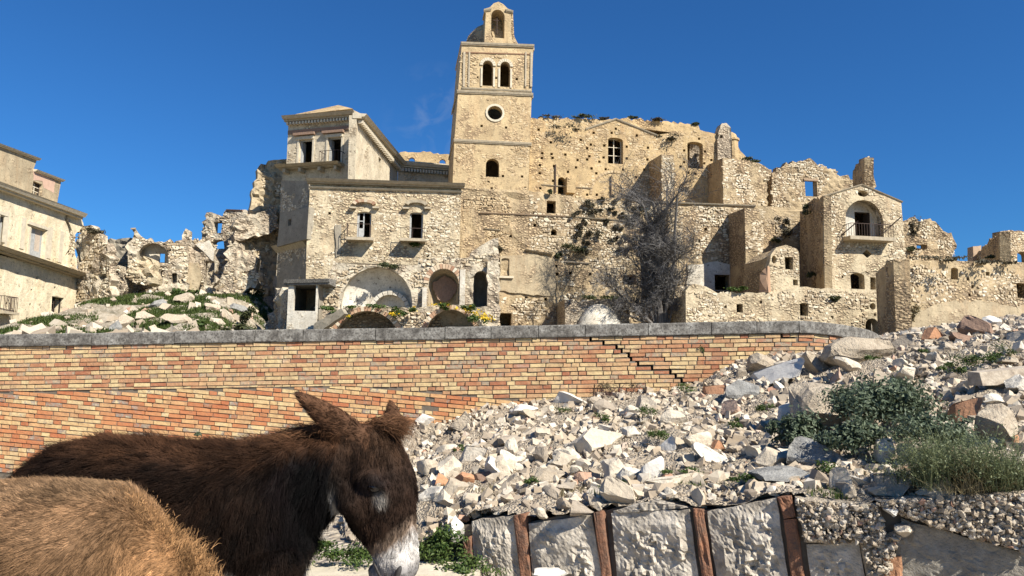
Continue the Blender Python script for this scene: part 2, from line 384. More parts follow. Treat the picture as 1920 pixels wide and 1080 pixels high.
def islandmat(name, stops, fine=14, bstr=.7, bdist=.02, rough=.9, dirt=.35, dirtc=(.16, .13, .10), spec=.2, mottle=0, lime=None):
    """stones, leaves, bricks: each piece its own tone"""
    m, t, b = mat_new(name); b.inputs['Roughness'].default_value = rough; b.inputs['Specular IOR Level'].default_value = spec
    g = N(t, 'ShaderNodeNewGeometry'); oi = N(t, 'ShaderNodeObjectInfo'); co = coord(t)
    r = mth(t, 'FRACT', mth(t, 'ADD', g.outputs['Random Per Island'], oi.outputs['Random']), 0)
    if mottle: r = mth(t, 'ADD', r, mth(t, 'MULTIPLY', mth(t, 'SUBTRACT', nse(t, g.outputs['Position'], 7, 5, .7), .5), mottle))
    c = ramp(t, r, stops)
    n = nse(t, g.outputs['Position'], fine, 5, .7); n2 = nse(t, g.outputs['Position'], fine*.22, 4, .6)
    c = mixc(t, mrange(t, n, .45, .75, 0, dirt), c, dirtc); c = mixc(t, mrange(t, n2, .5, .75, 0, dirt*.8), c, dirtc)
    if lime: c = mixc(t, mth(t, 'MULTIPLY', mrange(t, nse(t, g.outputs['Position'], 1.1, 3, .6), .60, .70), mrange(t, nse(t, g.outputs['Position'], 9, 5, .75), .5, .62, 0, .8)), c, lime)
    t.links.new(c, b.inputs['Base Color']); bump(t, b, n, bstr, bdist); return m
def plain(name, col, var=.3, sc=6, rough=.85, bd=.01, bs=.4, dark=None, spec=.25, metal=0):
    m, t, b = mat_new(name); b.inputs['Roughness'].default_value = rough; b.inputs['Specular IOR Level'].default_value = spec; b.inputs['Metallic'].default_value = metal
    g = N(t, 'ShaderNodeNewGeometry'); n = nse(t, g.outputs['Position'], sc, 6, .7)
    c = mixc(t, mrange(t, n, .35, .75, 0, 1), col, dark or tuple(x*(1-var) for x in col)); t.links.new(c, b.inputs['Base Color'])
    if bd: bump(t, b, nse(t, g.outputs['Position'], sc*3, 4, .7), bs, bd)
    return m
def leafmat(name, a, b_, rough=.55, trans=.25):
    m, t, b = mat_new(name); b.inputs['Roughness'].default_value = rough; b.inputs['Specular IOR Level'].default_value = .3
    g = N(t, 'ShaderNodeNewGeometry'); c = ramp(t, g.outputs['Random Per Island'], [(0, a), (1, b_)])
    t.links.new(c, b.inputs['Base Color']); tr = N(t, 'ShaderNodeBsdfTranslucent'); t.links.new(c, tr.inputs[0])
    mx = N(t, 'ShaderNodeMixShader'); mx.inputs[0].default_value = trans; o = [n for n in t.nodes if n.type == 'OUTPUT_MATERIAL'][0]
    t.links.new(b.outputs[0], mx.inputs[1]); t.links.new(tr.outputs[0], mx.inputs[2]); t.links.new(mx.outputs[0], o.inputs[0]); return m
M = {}
M['church'] = wallmat('church_wall', (.59, .43, .225), (.51, .365, .195), (.25, .17, .095), .46, 4.2, .45, .05)
M['tower'] = wallmat('tower_wall', (.60, .455, .255), (.51, .37, .21), (.26, .18, .105), .44, 4.5, .42, .04)
M['house'] = wallmat('house_wall', (.66, .55, .365), (.53, .42, .265), (.26, .195, .125), .50, 4.6, .35, .06)
M['cream'] = wallmat('cream_plaster', (.86, .74, .52), (.66, .52, .31), (.38, .27, .16), .40, 4.0, .3, .03, (.62, .42, .18))
M['palazzo'] = wallmat('palazzo_plaster', (.70, .60, .43), (.54, .44, .30), (.30, .23, .15), .42, 4.2, .45, .03, (.48, .33, .18))
M['base'] = wallmat('terrace_wall', (.54, .415, .245), (.46, .345, .205), (.20, .14, .085), .52, 4.4, .5, .07)
M['ruin'] = wallmat('ruin_wall', (.62, .54, .40), (.48, .39, .275), (.24, .185, .13), .52, 4.2, .35, .09)
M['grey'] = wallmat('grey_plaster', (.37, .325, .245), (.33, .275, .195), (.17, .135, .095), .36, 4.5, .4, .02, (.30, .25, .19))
M['white'] = wallmat('white_plaster', (.72, .67, .56), (.58, .48, .34), (.36, .28, .19), .40, 4.5, .3, .03, (.62, .50, .34))
M['warmwall'] = wallmat('warm_plaster', (.52, .42, .27), (.45, .35, .22), (.26, .19, .12), .42, 4.2, .55, .03)
M['pink'] = plain('pink_plaster', (.60, .40, .29), .25, 2.5)
M['stone'] = islandmat('wall_stone', [(0, (.27, .205, .135)), (.2, (.42, .325, .21)), (.5, (.53, .43, .29)), (.8, (.62, .525, .375)), (1, (.68, .60, .47))], 9, .6, .02)
M['palestone'] = islandmat('pale_wall_stone', [(0, (.24, .18, .115)), (.2, (.43, .335, .215)), (.55, (.60, .495, .335)), (1, (.71, .63, .48))], 9, .6, .02)
M['chstone'] = islandmat('church_stone', [(0, (.30, .21, .115)), (.3, (.43, .315, .18)), (.7, (.53, .40, .235)), (1, (.61, .49, .31))], 9, .6, .02)
M['trim'] = plain('stone_trim', (.46, .385, .27), .45, 3.5, .9, .02, .6)
M['paletrim'] = plain('pale_trim', (.62, .54, .40), .35, 3.5, .9, .02, .5)
M['coping'] = None
M['dark'] = plain('dark_wood', (.06, .045, .035), .4, 5)
M['greywood'] = plain('grey_painted_wood', (.42, .42, .40), .4, 6)
M['iron'] = plain('rusty_iron', (.07, .045, .035), .4, 20, .7)
M['brickarch'] = islandmat('arch_brick', [(0, (.30, .15, .09)), (.4, (.42, .26, .16)), (.75, (.55, .42, .28)), (1, (.62, .55, .42))], 20, .4, .01)
M['glass'] = plain('dusty_glass', (.05, .06, .07), .3, 3, .15, 0, 0, None, .5)
BT = [(0, (.33, .125, .065)), (.12, (.42, .20, .10)), (.28, (.49, .28, .145)), (.44, (.53, .345, .175)), (.60, (.56, .41, .21)), (.80, (.60, .46, .24)), (.90, (.50, .31, .175)), (.95, (.33, .285, .20)), (1, (.40, .20, .12))]
M['brick'] = islandmat('brick', BT, 17, 1., .012, .85, .6, (.26, .165, .10), .2, .55, (.60, .53, .45))
M['orangebrick'] = islandmat('orange_brick', [(0, (.44, .15, .065)), (.25, (.51, .22, .095)), (.5, (.56, .32, .15)), (.75, (.60, .42, .20)), (.9, (.62, .48, .26)), (.95, (.28, .25, .21)), (1, (.40, .18, .09))], 17, 1., .012, .85, .6, (.29, .16, .09), .2, .5, (.62, .54, .46))
M['mortar'] = plain('mortar', (.17, .14, .105), .45, 9, .95, .01)
M['smear'] = plain('white_lime', (.56, .46, .36), .5, 16)
def coping_mat():
    m, t, b = mat_new('coping_concrete'); g = N(t, 'ShaderNodeNewGeometry'); p = g.outputs['Position']
    c = ramp(t, nse(t, p, 7, 7, .75), [(.30, (.05, .046, .04)), (.45, (.14, .128, .11)), (.58, (.25, .235, .205)), (.75, (.42, .40, .355))])
    c = mixc(t, mrange(t, nse(t, p, 34, 4), .5, .62, 0, .8), c, (.06, .055, .048)); t.links.new(c, b.inputs['Base Color'])
    bump(t, b, nse(t, p, 45, 4), .7, .01); return m
M['coping'] = coping_mat()
M['rubble'] = islandmat('limestone', [(0, (.34, .285, .22)), (.18, (.43, .36, .265)), (.5, (.55, .47, .355)), (.8, (.62, .55, .43)), (.965, (.70, .65, .55)), (.985, (.44, .27, .18)), (1, (.46, .32, .23))], 22, 1., .02, .92, .55, (.27, .215, .155))
M['pebble'] = islandmat('small_rubble', [(0, (.26, .21, .155)), (.25, (.38, .305, .215)), (.6, (.50, .42, .31)), (.97, (.63, .56, .45)), (.985, (.42, .23, .15)), (1, (.40, .26, .18))], 40, .7, .006, .92, .5, (.26, .205, .15))
M['whiterock'] = plain('white_rock', (.66, .62, .54), .2, 14, .85, .012, .7, (.50, .46, .40))
M['creamrock'] = plain('cream_rock', (.64, .56, .43), .3, 10, .9, .02, .9, (.42, .34, .25))
M['conglomerate'] = plain('conglomerate', (.56, .47, .345), .5, 11, .95, .04, 1., (.30, .235, .165))
M['greyrock'] = plain('grey_rock', (.33, .32, .29), .45, 9, .9, .03, .9, (.12, .115, .105))
M['brownrock'] = plain('brown_rock', (.30, .195, .135), .4, 9, .9, .02, .8)
M['orangerock'] = plain('terracotta', (.50, .26, .14), .35, 12, .9, .015, .7)
M['timber'] = plain('weathered_timber', (.50, .43, .33), .5, 12, .9, .01, .8, (.2, .15, .11))
def soil(name, a, b_, c_, sc):
    m, t, b = mat_new(name); g = N(t, 'ShaderNodeNewGeometry'); p = g.outputs['Position']
    vo = N(t, 'ShaderNodeTexVoronoi'); vo.inputs['Scale'].default_value = sc*5; t.links.new(p, vo.inputs['Vector'])
    n = nse(t, p, sc, 7, .7); c = ramp(t, n, [(.3, a), (.5, b_), (.72, c_)])
    se = N(t, 'ShaderNodeSeparateColor'); t.links.new(vo.outputs['Color'], se.inputs[0]); c = mixc(t, mrange(t, se.outputs[0], .3, 1, 0, .6), c, c_)
    t.links.new(c, b.inputs['Base Color']); bump(t, b, mth(t, 'ADD', nse(t, p, sc*6, 5), mth(t, 'MULTIPLY', vo.outputs['Distance'], -1.)), 1., .05); return m
M['mound'] = soil('rubble_soil', (.19, .14, .095), (.44, .36, .26), (.60, .51, .385), 9)
M['hill'] = soil('hillside_soil', (.10, .09, .06), (.24, .20, .14), (.46, .40, .31), 1.1)
M['dirt'] = soil('dry_dirt', (.24, .19, .14), (.38, .32, .24), (.48, .42, .33), 2.5)
M['grass'] = leafmat('grass_blade', (.035, .06, .012), (.10, .13, .03))
M['drygrass'] = leafmat('dry_grass', (.16, .13, .07), (.30, .25, .14))
M['shrubleaf'] = leafmat('blue_green_leaf', (.04, .062, .034), (.165, .20, .12))
M['weed'] = leafmat('weed_leaf', (.03, .06, .012), (.10, .14, .03))
M['greystem'] = leafmat('grey_green_stem', (.07, .095, .04), (.24, .26, .13))
M['vine'] = leafmat('dry_ivy_leaf', (.045, .038, .025), (.12, .105, .06))
M['bush'] = leafmat('dark_bush_leaf', (.035, .045, .018), (.11, .115, .045))
M['yellow'] = leafmat('yellow_petal', (.60, .38, .02), (.75, .55, .04))
M['bark'] = plain('grey_bark', (.16, .145, .13), .4, 10)
M['twig'] = plain('grey_twig', (.15, .14, .13), .35, 3, .9, 0)
M['redtwig'] = plain('red_brown_twig', (.10, .055, .045), .3, 8, .9, 0)
# ------------------------------------------------------------------ ground, hill, rubble mound
def smooth(x, a, b):
    t = np.clip((x-a)/(b-a), 0, 1); return t*t*(3-2*t)
def zhill(x, y):
    x = np.asarray(x, float); y = np.asarray(y, float)
    k = .036 + .020*smooth(x, -26, -6)
    z = 1.75 + np.clip(y-11.5, 0, 200)*k
    z = z + smooth(-x, 17, 22)*(1-smooth(-x, 31, 36))*smooth(y, 40, 61)*4.0 + smooth(y, 62, 110)*5
    return z + .18*np.sin(x*.9+y*.35)*np.cos(y*.6-x*.3)*smooth(y, 13, 25)
def grid(xs, ys, zf): 
    X, Y = np.meshgrid(xs, ys); Z = zf(X, Y); n = len(xs); V = np.c_[X.ravel(), Y.ravel(), Z.ravel()]
    i = (np.arange(len(ys)-1)[:, None]*n + np.arange(n-1)[None]).ravel(); return V, np.stack([i, i+1, i+n+1, i+n], 1)
V, Fc = grid(np.linspace(-400, 400, 41), np.linspace(-200, 14, 41), lambda X, Y: 0*X - .02 + .012*np.sin(X)*np.cos(Y*1.3))
tag(obj_np('ground', V, Fc, M['dirt'], None, I4, True), 'dry trodden earth in front of the brick wall', kind='structure')
xs = np.r_[np.linspace(-400, -60, 12), np.linspace(-55, 65, 150), np.linspace(70, 400, 12)]
ys = np.r_[np.linspace(11.6, 80, 130), np.linspace(85, 420, 20)]
V, Fc = grid(xs, ys, zhill)
V[:,2] += np.array([noise.noise((a*.5, b*.5, 0))*.5+noise.noise((a*1.4, b*1.4, 4))*.22 for a, b, _ in V])*smooth(V[:,1], 13, 22)
tag(obj_np('hillside', V, Fc, M['hill'], None, I4, True), 'hillside of earth and debris under the ruined town', kind='structure')
# low retaining wall line in front of the heap
RW = Plane(870, 6.2, 1690, 4.75)
def rw_y(x): return RW.A.y + (x-RW.A.x)*RW.U.y/RW.U.x
def rwd(px):
    r = ray(px, 950); return rw_y_ray(r)
def rw_hit(px, py):
    r = ray(px, py); t = (RW.A-CAM).dot(RW.N)/r.dot(RW.N); return CAM + r*t
ctrl = [rw_hit(*p) for p in ((885,970),(990,970),(1120,953),(1240,936),(1320,950),(1460,928),(1650,938),(1790,930),(1920,922),(2100,905))]
ctrl += [at(*p) for p in ((800,925,7.2),(900,900,7.4),(1100,880,7.1),(1300,865,6.9),(1500,840,6.7),(1700,815,6.4),(1920,790,6.0),(2150,760,5.8),
   (820,860,8.8),(960,830,9.0),(1100,800,9.0),(1300,770,9.0),(1500,735,8.7),(1700,700,8.2),(1920,680,7.6),(2150,640,7.2),
   (780,800,10.85),(900,775,10.85),(1040,756,10.85),(1180,740,10.85),(1300,727,10.85),(1400,676,10.85),(1500,668,11.1),(1570,655,11.6),(1680,628,12.5),(1800,612,12.4),(1920,600,12.0),(2150,570,11.5))]
ctrl += [at(1750,640,14.5), at(1920,625,14.5), at(2200,600,14.5)]
ctrl += [Vector((x, y, 0.0)) for x, y in ((-1.0,6.6),(-1.6,7.4),(-1.9,8.6),(-2.3,9.8),(-3,10.8),(-4,9),(-4,6),(-3,5),(-1.5,5.4))] + [Vector((-1.3, 10.8, .62)), Vector((-2.2, 10.8, .32))]
CP = np.array([tuple(c) for c in ctrl])
def tps(d): return np.where(d > 0, d*d*np.log(np.maximum(d, 1e-9)), 0)
n = len(CP); K = tps(np.linalg.norm(CP[:,None,:2]-CP[None,:,:2], axis=2)) + np.eye(n)*.02; Pm = np.c_[np.ones(n), CP[:,:2]]
SOL = np.linalg.solve(np.block([[K, Pm], [Pm.T, np.zeros((3, 3))]]), np.r_[CP[:,2], 0, 0, 0])
def zmound_np(x, y):
    sh = np.shape(x); q = np.c_[np.ravel(x), np.ravel(y)]
    d = np.linalg.norm(q[:,None]-CP[None,:,:2], axis=2); z = tps(d) @ SOL[:len(CP)] + SOL[len(CP)] + q @ SOL[len(CP)+1:]
    return z.reshape(sh)
def zmound(x, y): return float(zmound_np(np.array([x]), np.array([y]))[0])
def hit(px, py):
    r = ray(px, py); t = np.linspace(3.5, 16, 260)/r.y; P = np.array(CAM)[None] + t[:,None]*np.array(r)[None]
    z = zmound_np(P[:,0], P[:,1]); k = np.argmax(P[:,2] < z); 
    if k == 0: k = np.argmin(np.abs(P[:,2]-z))
    p = Vector(P[k]); p.z = z[k]; return p
xs = np.r_[np.arange(-2.9, 6.5, .034), np.arange(6.5, 13.5, .1)]; ys = np.r_[np.arange(4.0, 11.2, .034), np.arange(11.2, 15, .08)]
V, Fc = grid(xs, ys, zmound_np)
ok = V[:,1] > rw_y(V[:,0]) - .01
ok |= False
V[:,2] += np.array([noise.noise((a*2.2, b*2.2, 1))*.07+noise.noise((a*6, b*6, 4))*.035+noise.noise((a*15, b*15, 9))*.022+abs(noise.noise((a*28, b*28, 2)))*.018 for a, b, _ in V])*smooth(V[:,2], .0, .25)
V[:,2] = np.where(V[:,2] < .02, V[:,2]-.06, V[:,2])
Fc = Fc[ok[Fc].all(1)]
tag(obj_np('rubble_mound', V, Fc, M['mound'], None, I4, False), 'sloping heap of pale rubble and soil against the brick wall', kind='structure')

# ------------------------------------------------------------------ town ruins
def bld(name, label, cat, px, py, d, group=None): return empty(name, at(px, py, d), label, cat, group)
def window(b, pl, rect, style='', mat='greywood', depth=.22):
    """frame set back in an opening, with an optional leaf or glazing bars"""
    h = hole_uv(pl, rect); u0, u1, v0, v1 = h[0][0], h[1][0], h[0][1], max(p[1] for p in h); fw = .07
    m = MB()
    for bx in ((u0, u0+fw, v0, v1), (u1-fw, u1, v0, v1), (u0+fw, u1-fw, v1-fw, v1)): m.box(bx[0]+.003, bx[1]-.003, depth, depth+.09, bx[2], bx[3])
    f = m.build('window_frame', M[mat], b, pl.M); W = u1-u0; H = v1-v0
    if 'L' in style:
        q = MB(); a, c = u0+fw, u0+W*.5; q.box(a, c, depth+.02, depth+.06, v0, v0+H*.42); q.box(a, a+.09, depth+.02, depth+.06, v0+H*.42, v1-fw)
        q.box(c-.09, c, depth+.02, depth+.06, v0+H*.42, v1-fw); q.box(a+.09, c-.09, depth+.02, depth+.06, v0+H*.66, v0+H*.70); q.build('shutter', M[mat], f, pl.M)
    if 'R' in style:
        q = MB(); q.box(u1-fw-.05, u1-fw, depth+.1, depth+.1+W*.42, v0, v1-fw); q.build('shutter', M[mat], f, pl.M)
    if 'l' in style:
        q = MB(); q.box(u0+fw, u0+fw+.05, depth+.1, depth+.1+W*.42, v0, v1-fw); q.build('shutter', M[mat], f, pl.M)
    if 'F' in style:
        for s in (0, 1):
            q = MB(); a = u0+fw+s*(W/2-fw); c = a+W/2-fw-.02; q.box(a, c, depth+.03, depth+.07, v0, v0+H*.3)
            q.box(a, a+.08, depth+.03, depth+.07, v0+H*.3, v1-fw); q.box(c-.08, c, depth+.03, depth+.07, v0+H*.3, v1-fw)
            s_ = q.build('shutter', M[mat], f, pl.M); q = MB(); q.box(a+.08, c-.08, depth+.045, depth+.055, v0+H*.3, v1-fw); q.build('pane', M['smear'] if s else M['greywood'], f, pl.M)
    if 'G' in style:
        q = MB(); q.box(u0+W*.47, u0+W*.53, depth+.02, depth+.06, v0, v1-fw)
        for k in (.36, .68): q.box(u0+fw, u0+W*.47-.002, depth+.02, depth+.06, v0+H*k-.03, v0+H*k+.03); q.box(u0+W*.53+.002, u1-fw, depth+.02, depth+.06, v0+H*k-.03, v0+H*k+.03)
        q.build('glazing_bar', M['paletrim'], f, pl.M)
    return f
def railing(b, pl, x0, y0, x1, y1, w, mat='iron', nb=9, sides=True):
    h = hole_uv(pl, (x0, y0, x1, y1)); u0, u1, v0, v1 = h[0][0], h[1][0], h[0][1], h[2][1]; m = MB()
    m.tube([(u0, -w, v1), (u1, -w, v1)], .03, 4)
    for k in range(nb+1): u = u0+(u1-u0)*k/nb; m.tube([(u, -w, v0), (u, -w, v1)], .018, 4)
    if sides:
        for u in (u0, u1):
            m.tube([(u, -w, v1), (u, 0, v1)], .03, 4)
            for k in (1, 2): m.tube([(u, -w*k/3, v0), (u, -w*k/3, v1)], .018, 4)
    return m.build('railing', M[mat], b, pl.M)
def putlogs(pl, pts, s=.11):
    o = []
    for px, py in pts: u, v = pl.uv(px, py); o.append([(u-s, v-s), (u+s, v-s), (u+s, v+s), (u-s, v+s)])
    return o

# --- left palazzo with the cracked corner
LB = Plane(0, 52, 147, 62)
b = bld('plastered_building', 'tall cream plastered building with cracked corner at the left edge', 'building', 70, 628, 57)
lh = [(-40,402,-8,470),(-3,405,9,466),(56,428,84,488),(96,557,119,597),(-30,530,-2,585)]
crack = [tuple(LB.uv(*p)) for p in ((121,392),(123,405),(121,412),(127,425),(131,440),(133,455),(130,466),(124,476),(120,490),(118,503),(122.5,503),(126,490),(130,478),(136.5,468),(139,455),(136,438),(132,424),(126,412),(128,403),(126,392))]
wall(b, 'lower_wall', LB, [(-120,432),(0,478),(155,518,1),(158,560,1),(152,640),(-120,640)], lh[3:], .7, M['cream'], .8, .06, .10, putlogs(LB, [(70,521),(60,545),(103,540),(87,588),(56,572),(14,570),(50,598),(14,588),(47,620)], .12))
wall(b, 'upper_wall', LB, [(-120,300),(0,350),(143,402),(152,409,1),(157,424,1),(141,440,1),(140,470,1),(146,512),(-120,428)], lh[:3], .7, M['cream'], .8, .03, .12, [crack])
wall(b, 'roof_storey_wall', LB, [(-120,225),(0,273),(70,298),(63,318),(115,337),(107,384),(-120,300)], [(61,342,79,368)], .6, M['warmwall'], .8, .03, .05)
wall(b, 'plaster_patch', LB.moved(.012), [(62,320),(84,328),(104,340,1),(101,362,1),(82,352,1),(80,340,1),(63,338,1)], (), .01, M['pink'], .6, .0, .05)
shell(b, 'building_body', LB, [(-120,300),(140,400),(140,640),(-120,640)], 10, .72, M['cream'])
shell(b, 'roof_storey_body', LB, [(-120,227),(70,299),(63,320),(113,338),(106,380),(-120,302)], 8, .62, M['warmwall'])
strip(b, 'cornice', LB, (-100,307), (148,397), 11, .75, M['paletrim'], .2)
strip(b, 'roof_edge', LB, (-100,233), (71,296), 4, .3, M['paletrim'], .3); strip(b, 'roof_edge', LB, (63,316), (116,336), 4, .3, M['paletrim'], .3)
strip(b, 'balcony_slab', LB, (-100,434), (157,516), 7, 1.1, M['trim'], .05)
for r_, st in zip(lh, ('F', 'F', 'F', 'L', 'L')): window(b, LB, r_, st, 'dark' if r_[0] > 90 else 'greywood', .25)
window(b, LB, (61,342,79,368), 'G', 'dark')
for r_ in lh[:3]:
    x0, y0, x1, y1 = r_; pbox(b, 'window_surround', LB, x0-5, y0-8, x1+5, y0-2, -.02, .10, M['paletrim'])
    for xx in (x0-4, x1+1): pbox(b, 'window_surround', LB, xx, y0-1.5, xx+3, y1, -.02, .07, M['paletrim'])
for x in (10, 42, 92, 113): pbox(b, 'pilaster', LB, x-4 if x < 100 else x-3, 392+x*.36, x+4, 452+x*.36, -.02, .06, M['paletrim'])
railing(b, LB, -12, 556, 14, 584, .7); pbox(b, 'small_balcony_slab', LB, -14, 584.5, 15, 589, 0, .8, M['trim'])
masonry(b, LB, [(60,600),(150,590),(150,632),(60,632)], (), .32, .75, 12, M['palestone'], .07, 1)
masonry(b, LB, [(128,430),(141,440),(140,470),(146,512),(132,500)], (), .3, .8, 6, M['palestone'], .07, 2)

# --- ruins left of the central house
def ruin(name, label, pl, outline, holes=(), mat='ruin', t=.7, size=.34, cover=.85, nparts=14, rough=.15, jag=.32, seed=0, base=None, region=None, cat='ruin', group='ruined walls on the left slope', smat='palestone', depth=None, proud=.09):
    x = sum(p[0] for p in outline)/len(outline); y = max(p[1] for p in outline)
    c = pl.uv(x, y); e = empty(name, pl.at(c[0], 0, c[1]), label, cat, group)
    wall(e, 'wall', pl, outline, holes, t, M[mat], .28, rough, jag)
    if cover: masonry(e, pl, region or [p[:2] for p in outline], holes, size, cover, nparts, M[smat], proud, seed)
    if depth: shell(e, 'rear_wall', pl, [p[:2] for p in outline], depth, t+.02, M[mat], False)
    return e
P1 = Plane(141, 60.5, 207, 58.5)
e = ruin('ruined_tower_stub', 'shattered rubble wall stub beside the cream building', P1, [(146,428,1),(160,424,1),(180,436,1),(198,455,1),(204,470,1),(206,520,1),(204,570,1),(208,640),(150,640,1),(142,560,1),(150,510,1),(143,470,1)], [(146,470,151,492),(161,592,178,640,'a'),(184,514,198,524,'o')], seed=3, size=.4, cover=.85, rough=.22, nparts=24)
P2 = Plane(198, 63, 258, 62.5)
ruin('ruined_wall', 'grey plastered ruined wall with a dark doorway behind rubble stub', P2, [(200,452,1),(252,449,1),(262,470,1),(262,580),(198,580)], [(208,545,222,570,'a')], 'grey', seed=4, cover=.25)
P3 = Plane(212, 60, 240, 60)
ruin('ruined_pier', 'pale broken pier in front of the grey ruined wall', P3, [(210,506,1),(222,497,1),(233,512,1),(236,540,1),(228,570,1),(210,575)], (), 'ruin', seed=5, cover=.55, rough=.2, t=1.2)
P4 = Plane(245, 62, 345, 63)
e = ruin('ruined_vault_wall', 'ruined wall with a dark vault and small sky window', P4, [(240,470,1),(247,430,1),(252,428,1),(262,441,1),(275,449,1),(300,453,1),(340,454,1),(350,470,1),(348,590),(240,590)], [(258,456,316,492,'a'),(258,540,300,556,'o'),(322,512,332,530,'s'),(300,505,312,520,'o')], seed=6, cover=.8, rough=.2, nparts=16)
Q = P4.moved(-1.6)
wall(e, 'inner_wall', Q, [(252,450),(330,458),(330,500),(252,500)], [(299,475,309,492)], .3, M['white'], .5, .05, .05)
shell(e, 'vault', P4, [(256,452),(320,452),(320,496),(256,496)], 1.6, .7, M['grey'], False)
P5 = Plane(238, 60, 300, 60)
ruin('ruined_apse', 'rounded pale chunk of vault wall with a broken edge', P5, [(240,500,1),(250,485,1),(270,480,1),(285,495,1),(290,520,1),(275,535,1),(250,530,1),(236,520,1)], (), 'house', t=1.4, seed=7, cover=.55, rough=.25)
P6 = Plane(318, 63.5, 400, 64)
e = ruin('ruined_house_wall', 'pale ruined wall with plaster niche and leaning stub on top', P6, [(316,465,1),(330,452,1),(342,450,1),(344,434,1),(348,428,1),(356,440,1),(360,452,1),(385,446,1),(398,440,1),(404,462,1),(402,590),(316,590)], [(384,490,402,535,'s'),(344,520,352,540,'o'),(370,530,382,552,'s')], seed=8, cover=.75, rough=.18, nparts=16)
wall(e, 'plaster_patch', P6.moved(.2), [(366,458,1),(392,450),(402,470,1),(400,490,1),(380,470,1)], (), .15, M['white'], .5, .04, .08)
wall(e, 'plaster_patch', P6.moved(.25), [(338,495,1),(372,492,1),(380,520,1),(370,545,1),(340,540,1)], (), .2, M['warmwall'], .5, .06, .1)
pbox(e, 'beam', P6, 318, 507, 352, 511, .05, .3, M['timber'])
P7 = Plane(375, 67, 470, 66)
e = ruin('ruined_gable', 'standing ruin with a square window open to the sky', P7, [(377,440,1),(382,425,1),(386,402,1),(391,398),(399,399),(399.5,409),(416,408),(420,398,1),(428,394),(452,393,1),(467,400,1),(476,412,1),(478,590),(376,590)], [(400,416,416,437),(424,470,446,492,'o'),(398,450,420,466,'s'),(430,425,434,431)], seed=9, cover=.75, rough=.12, nparts=16, depth=1.5)
strip(e, 'roof_tiles', P7, (426,392), (456,393), 3, .2, M['brownrock'])
P8 = Plane(415, 60, 500, 60.5)
ruin('ruined_pillar', 'tall ruined pillar with plastered face and exposed rubble edge', P8, [(428,452,1),(440,450,1),(452,456,1),(470,475,1),(482,495,1),(484,530,1),(462,545,1),(440,560,1),(437,600,1),(420,605),(418,560,1),(420,500,1)], (), 'ruin', t=1.3, seed=10, cover=.6, rough=.2, nparts=14)
P9 = Plane(452, 66, 540, 68)
e = ruin('shadowed_ruin', 'tall broken wall in deep shade left of the palazzo', P9, [(470,385,1),(476,340,1),(482,318,1),(500,308,1),(520,300,1),(540,298),(545,600),(455,600),(450,470,1),(462,430,1),(466,400,1)], (), 'warmwall', t=.8, seed=11, cover=.3, rough=.25, nparts=12)
wall(e, 'broken_vault', P9.moved(1.4), [(440,415,1),(462,405,1),(520,385,1),(520,430,1),(470,445,1),(440,450,1)], (), 1.4, M['ruin'], .3, .2, .2)

P0 = Plane(140, 67, 425, 68.5)
ruin('ruined_wall', 'rough rubble wall closing the back of the left ruins', P0, [(140,505,1),(200,492,1),(260,500,1),(318,500,1),(360,478,1),(400,470,1),(425,480,1),(425,600),(140,600)], (), 'ruin', seed=38, cover=.5, rough=.2)
# --- central palazzo, upper storey
PF = Plane(539, 63.8, 668, 62); PS = Plane(668, 62, 746, 76.6); PW = Plane(746, 76.6, 856, 77.6)
b = bld('corner_palazzo', 'two winged palazzo with dentil cornice behind the central house', 'building', 610, 560, 63)
pf = [(561,262,585,312),(615,258,639,309)]
wall(b, 'front_wall', PF, [(541,226),(668,216),(664,340),(655,600),(512,600),(531,320),(537,308)], pf, .6, M['palazzo'], .8, .04, .08)
wall(b, 'side_wall', PS, [(668,216),(746,307),(746,420),(664,420)], [(710,296,715,318)], .6, M['palazzo'], 1.2, .03)
wall(b, 'wing_wall', PW, [(746,300),(858,309),(858,420),(746,420)], (), .6, M['palazzo'], 1.2, .03)
wall(b, 'attic_wall', PW.moved(-3), [(738,291,1),(760,284,1),(800,285,1),(850,291),(858,320),(738,320)], [(767,295,778,304,'a'),(824,298,836,307,'a')], .5, M['church'], 1, .08, .12)
shell(b, 'palazzo_body', PF, [(541,228),(667,218),(655,600),(520,600)], 12, .62, M['palazzo'], True, 600)
strip(b, 'cornice', PF, (538,220), (672,210), 8, .9, M['trim'], .3); strip(b, 'cornice', PS, (668,211), (748,304), 8, .9, M['paletrim'], .3); strip(b, 'cornice', PW, (744,303), (858,312), 8, .8, M['paletrim'], .3)
def dentils(b, pl, p0, p1, n, hpx, proj):
    m = MB()
    for k in range(n):
        t = (k+.2)/n; t2 = (k+.75)/n; a = pl.uv(p0[0]+(p1[0]-p0[0])*t, p0[1]+(p1[1]-p0[1])*t); c = pl.uv(p0[0]+(p1[0]-p0[0])*t2, p0[1]+(p1[1]-p0[1])*t2)
        h = a[1]-pl.uv(p0[0]+(p1[0]-p0[0])*t, p0[1]+(p1[1]-p0[1])*t+hpx)[1]; m.box(a[0], c[0], -proj, -.06, a[1]-h, a[1])
    m.build('dentil_row', M['paletrim'], b, pl.M)['kind'] = 'stuff'
dentils(b, PF, (541,232), (668,222), 22, 5, .45); dentils(b, PS, (669,225), (746,317), 30, 6, .5); dentils(b, PW, (748,316), (856,325), 20, 6, .5)
pbox(b, 'frieze_band', PF, 541, 240, 668, 247, -.02, .1, M['brownrock'])
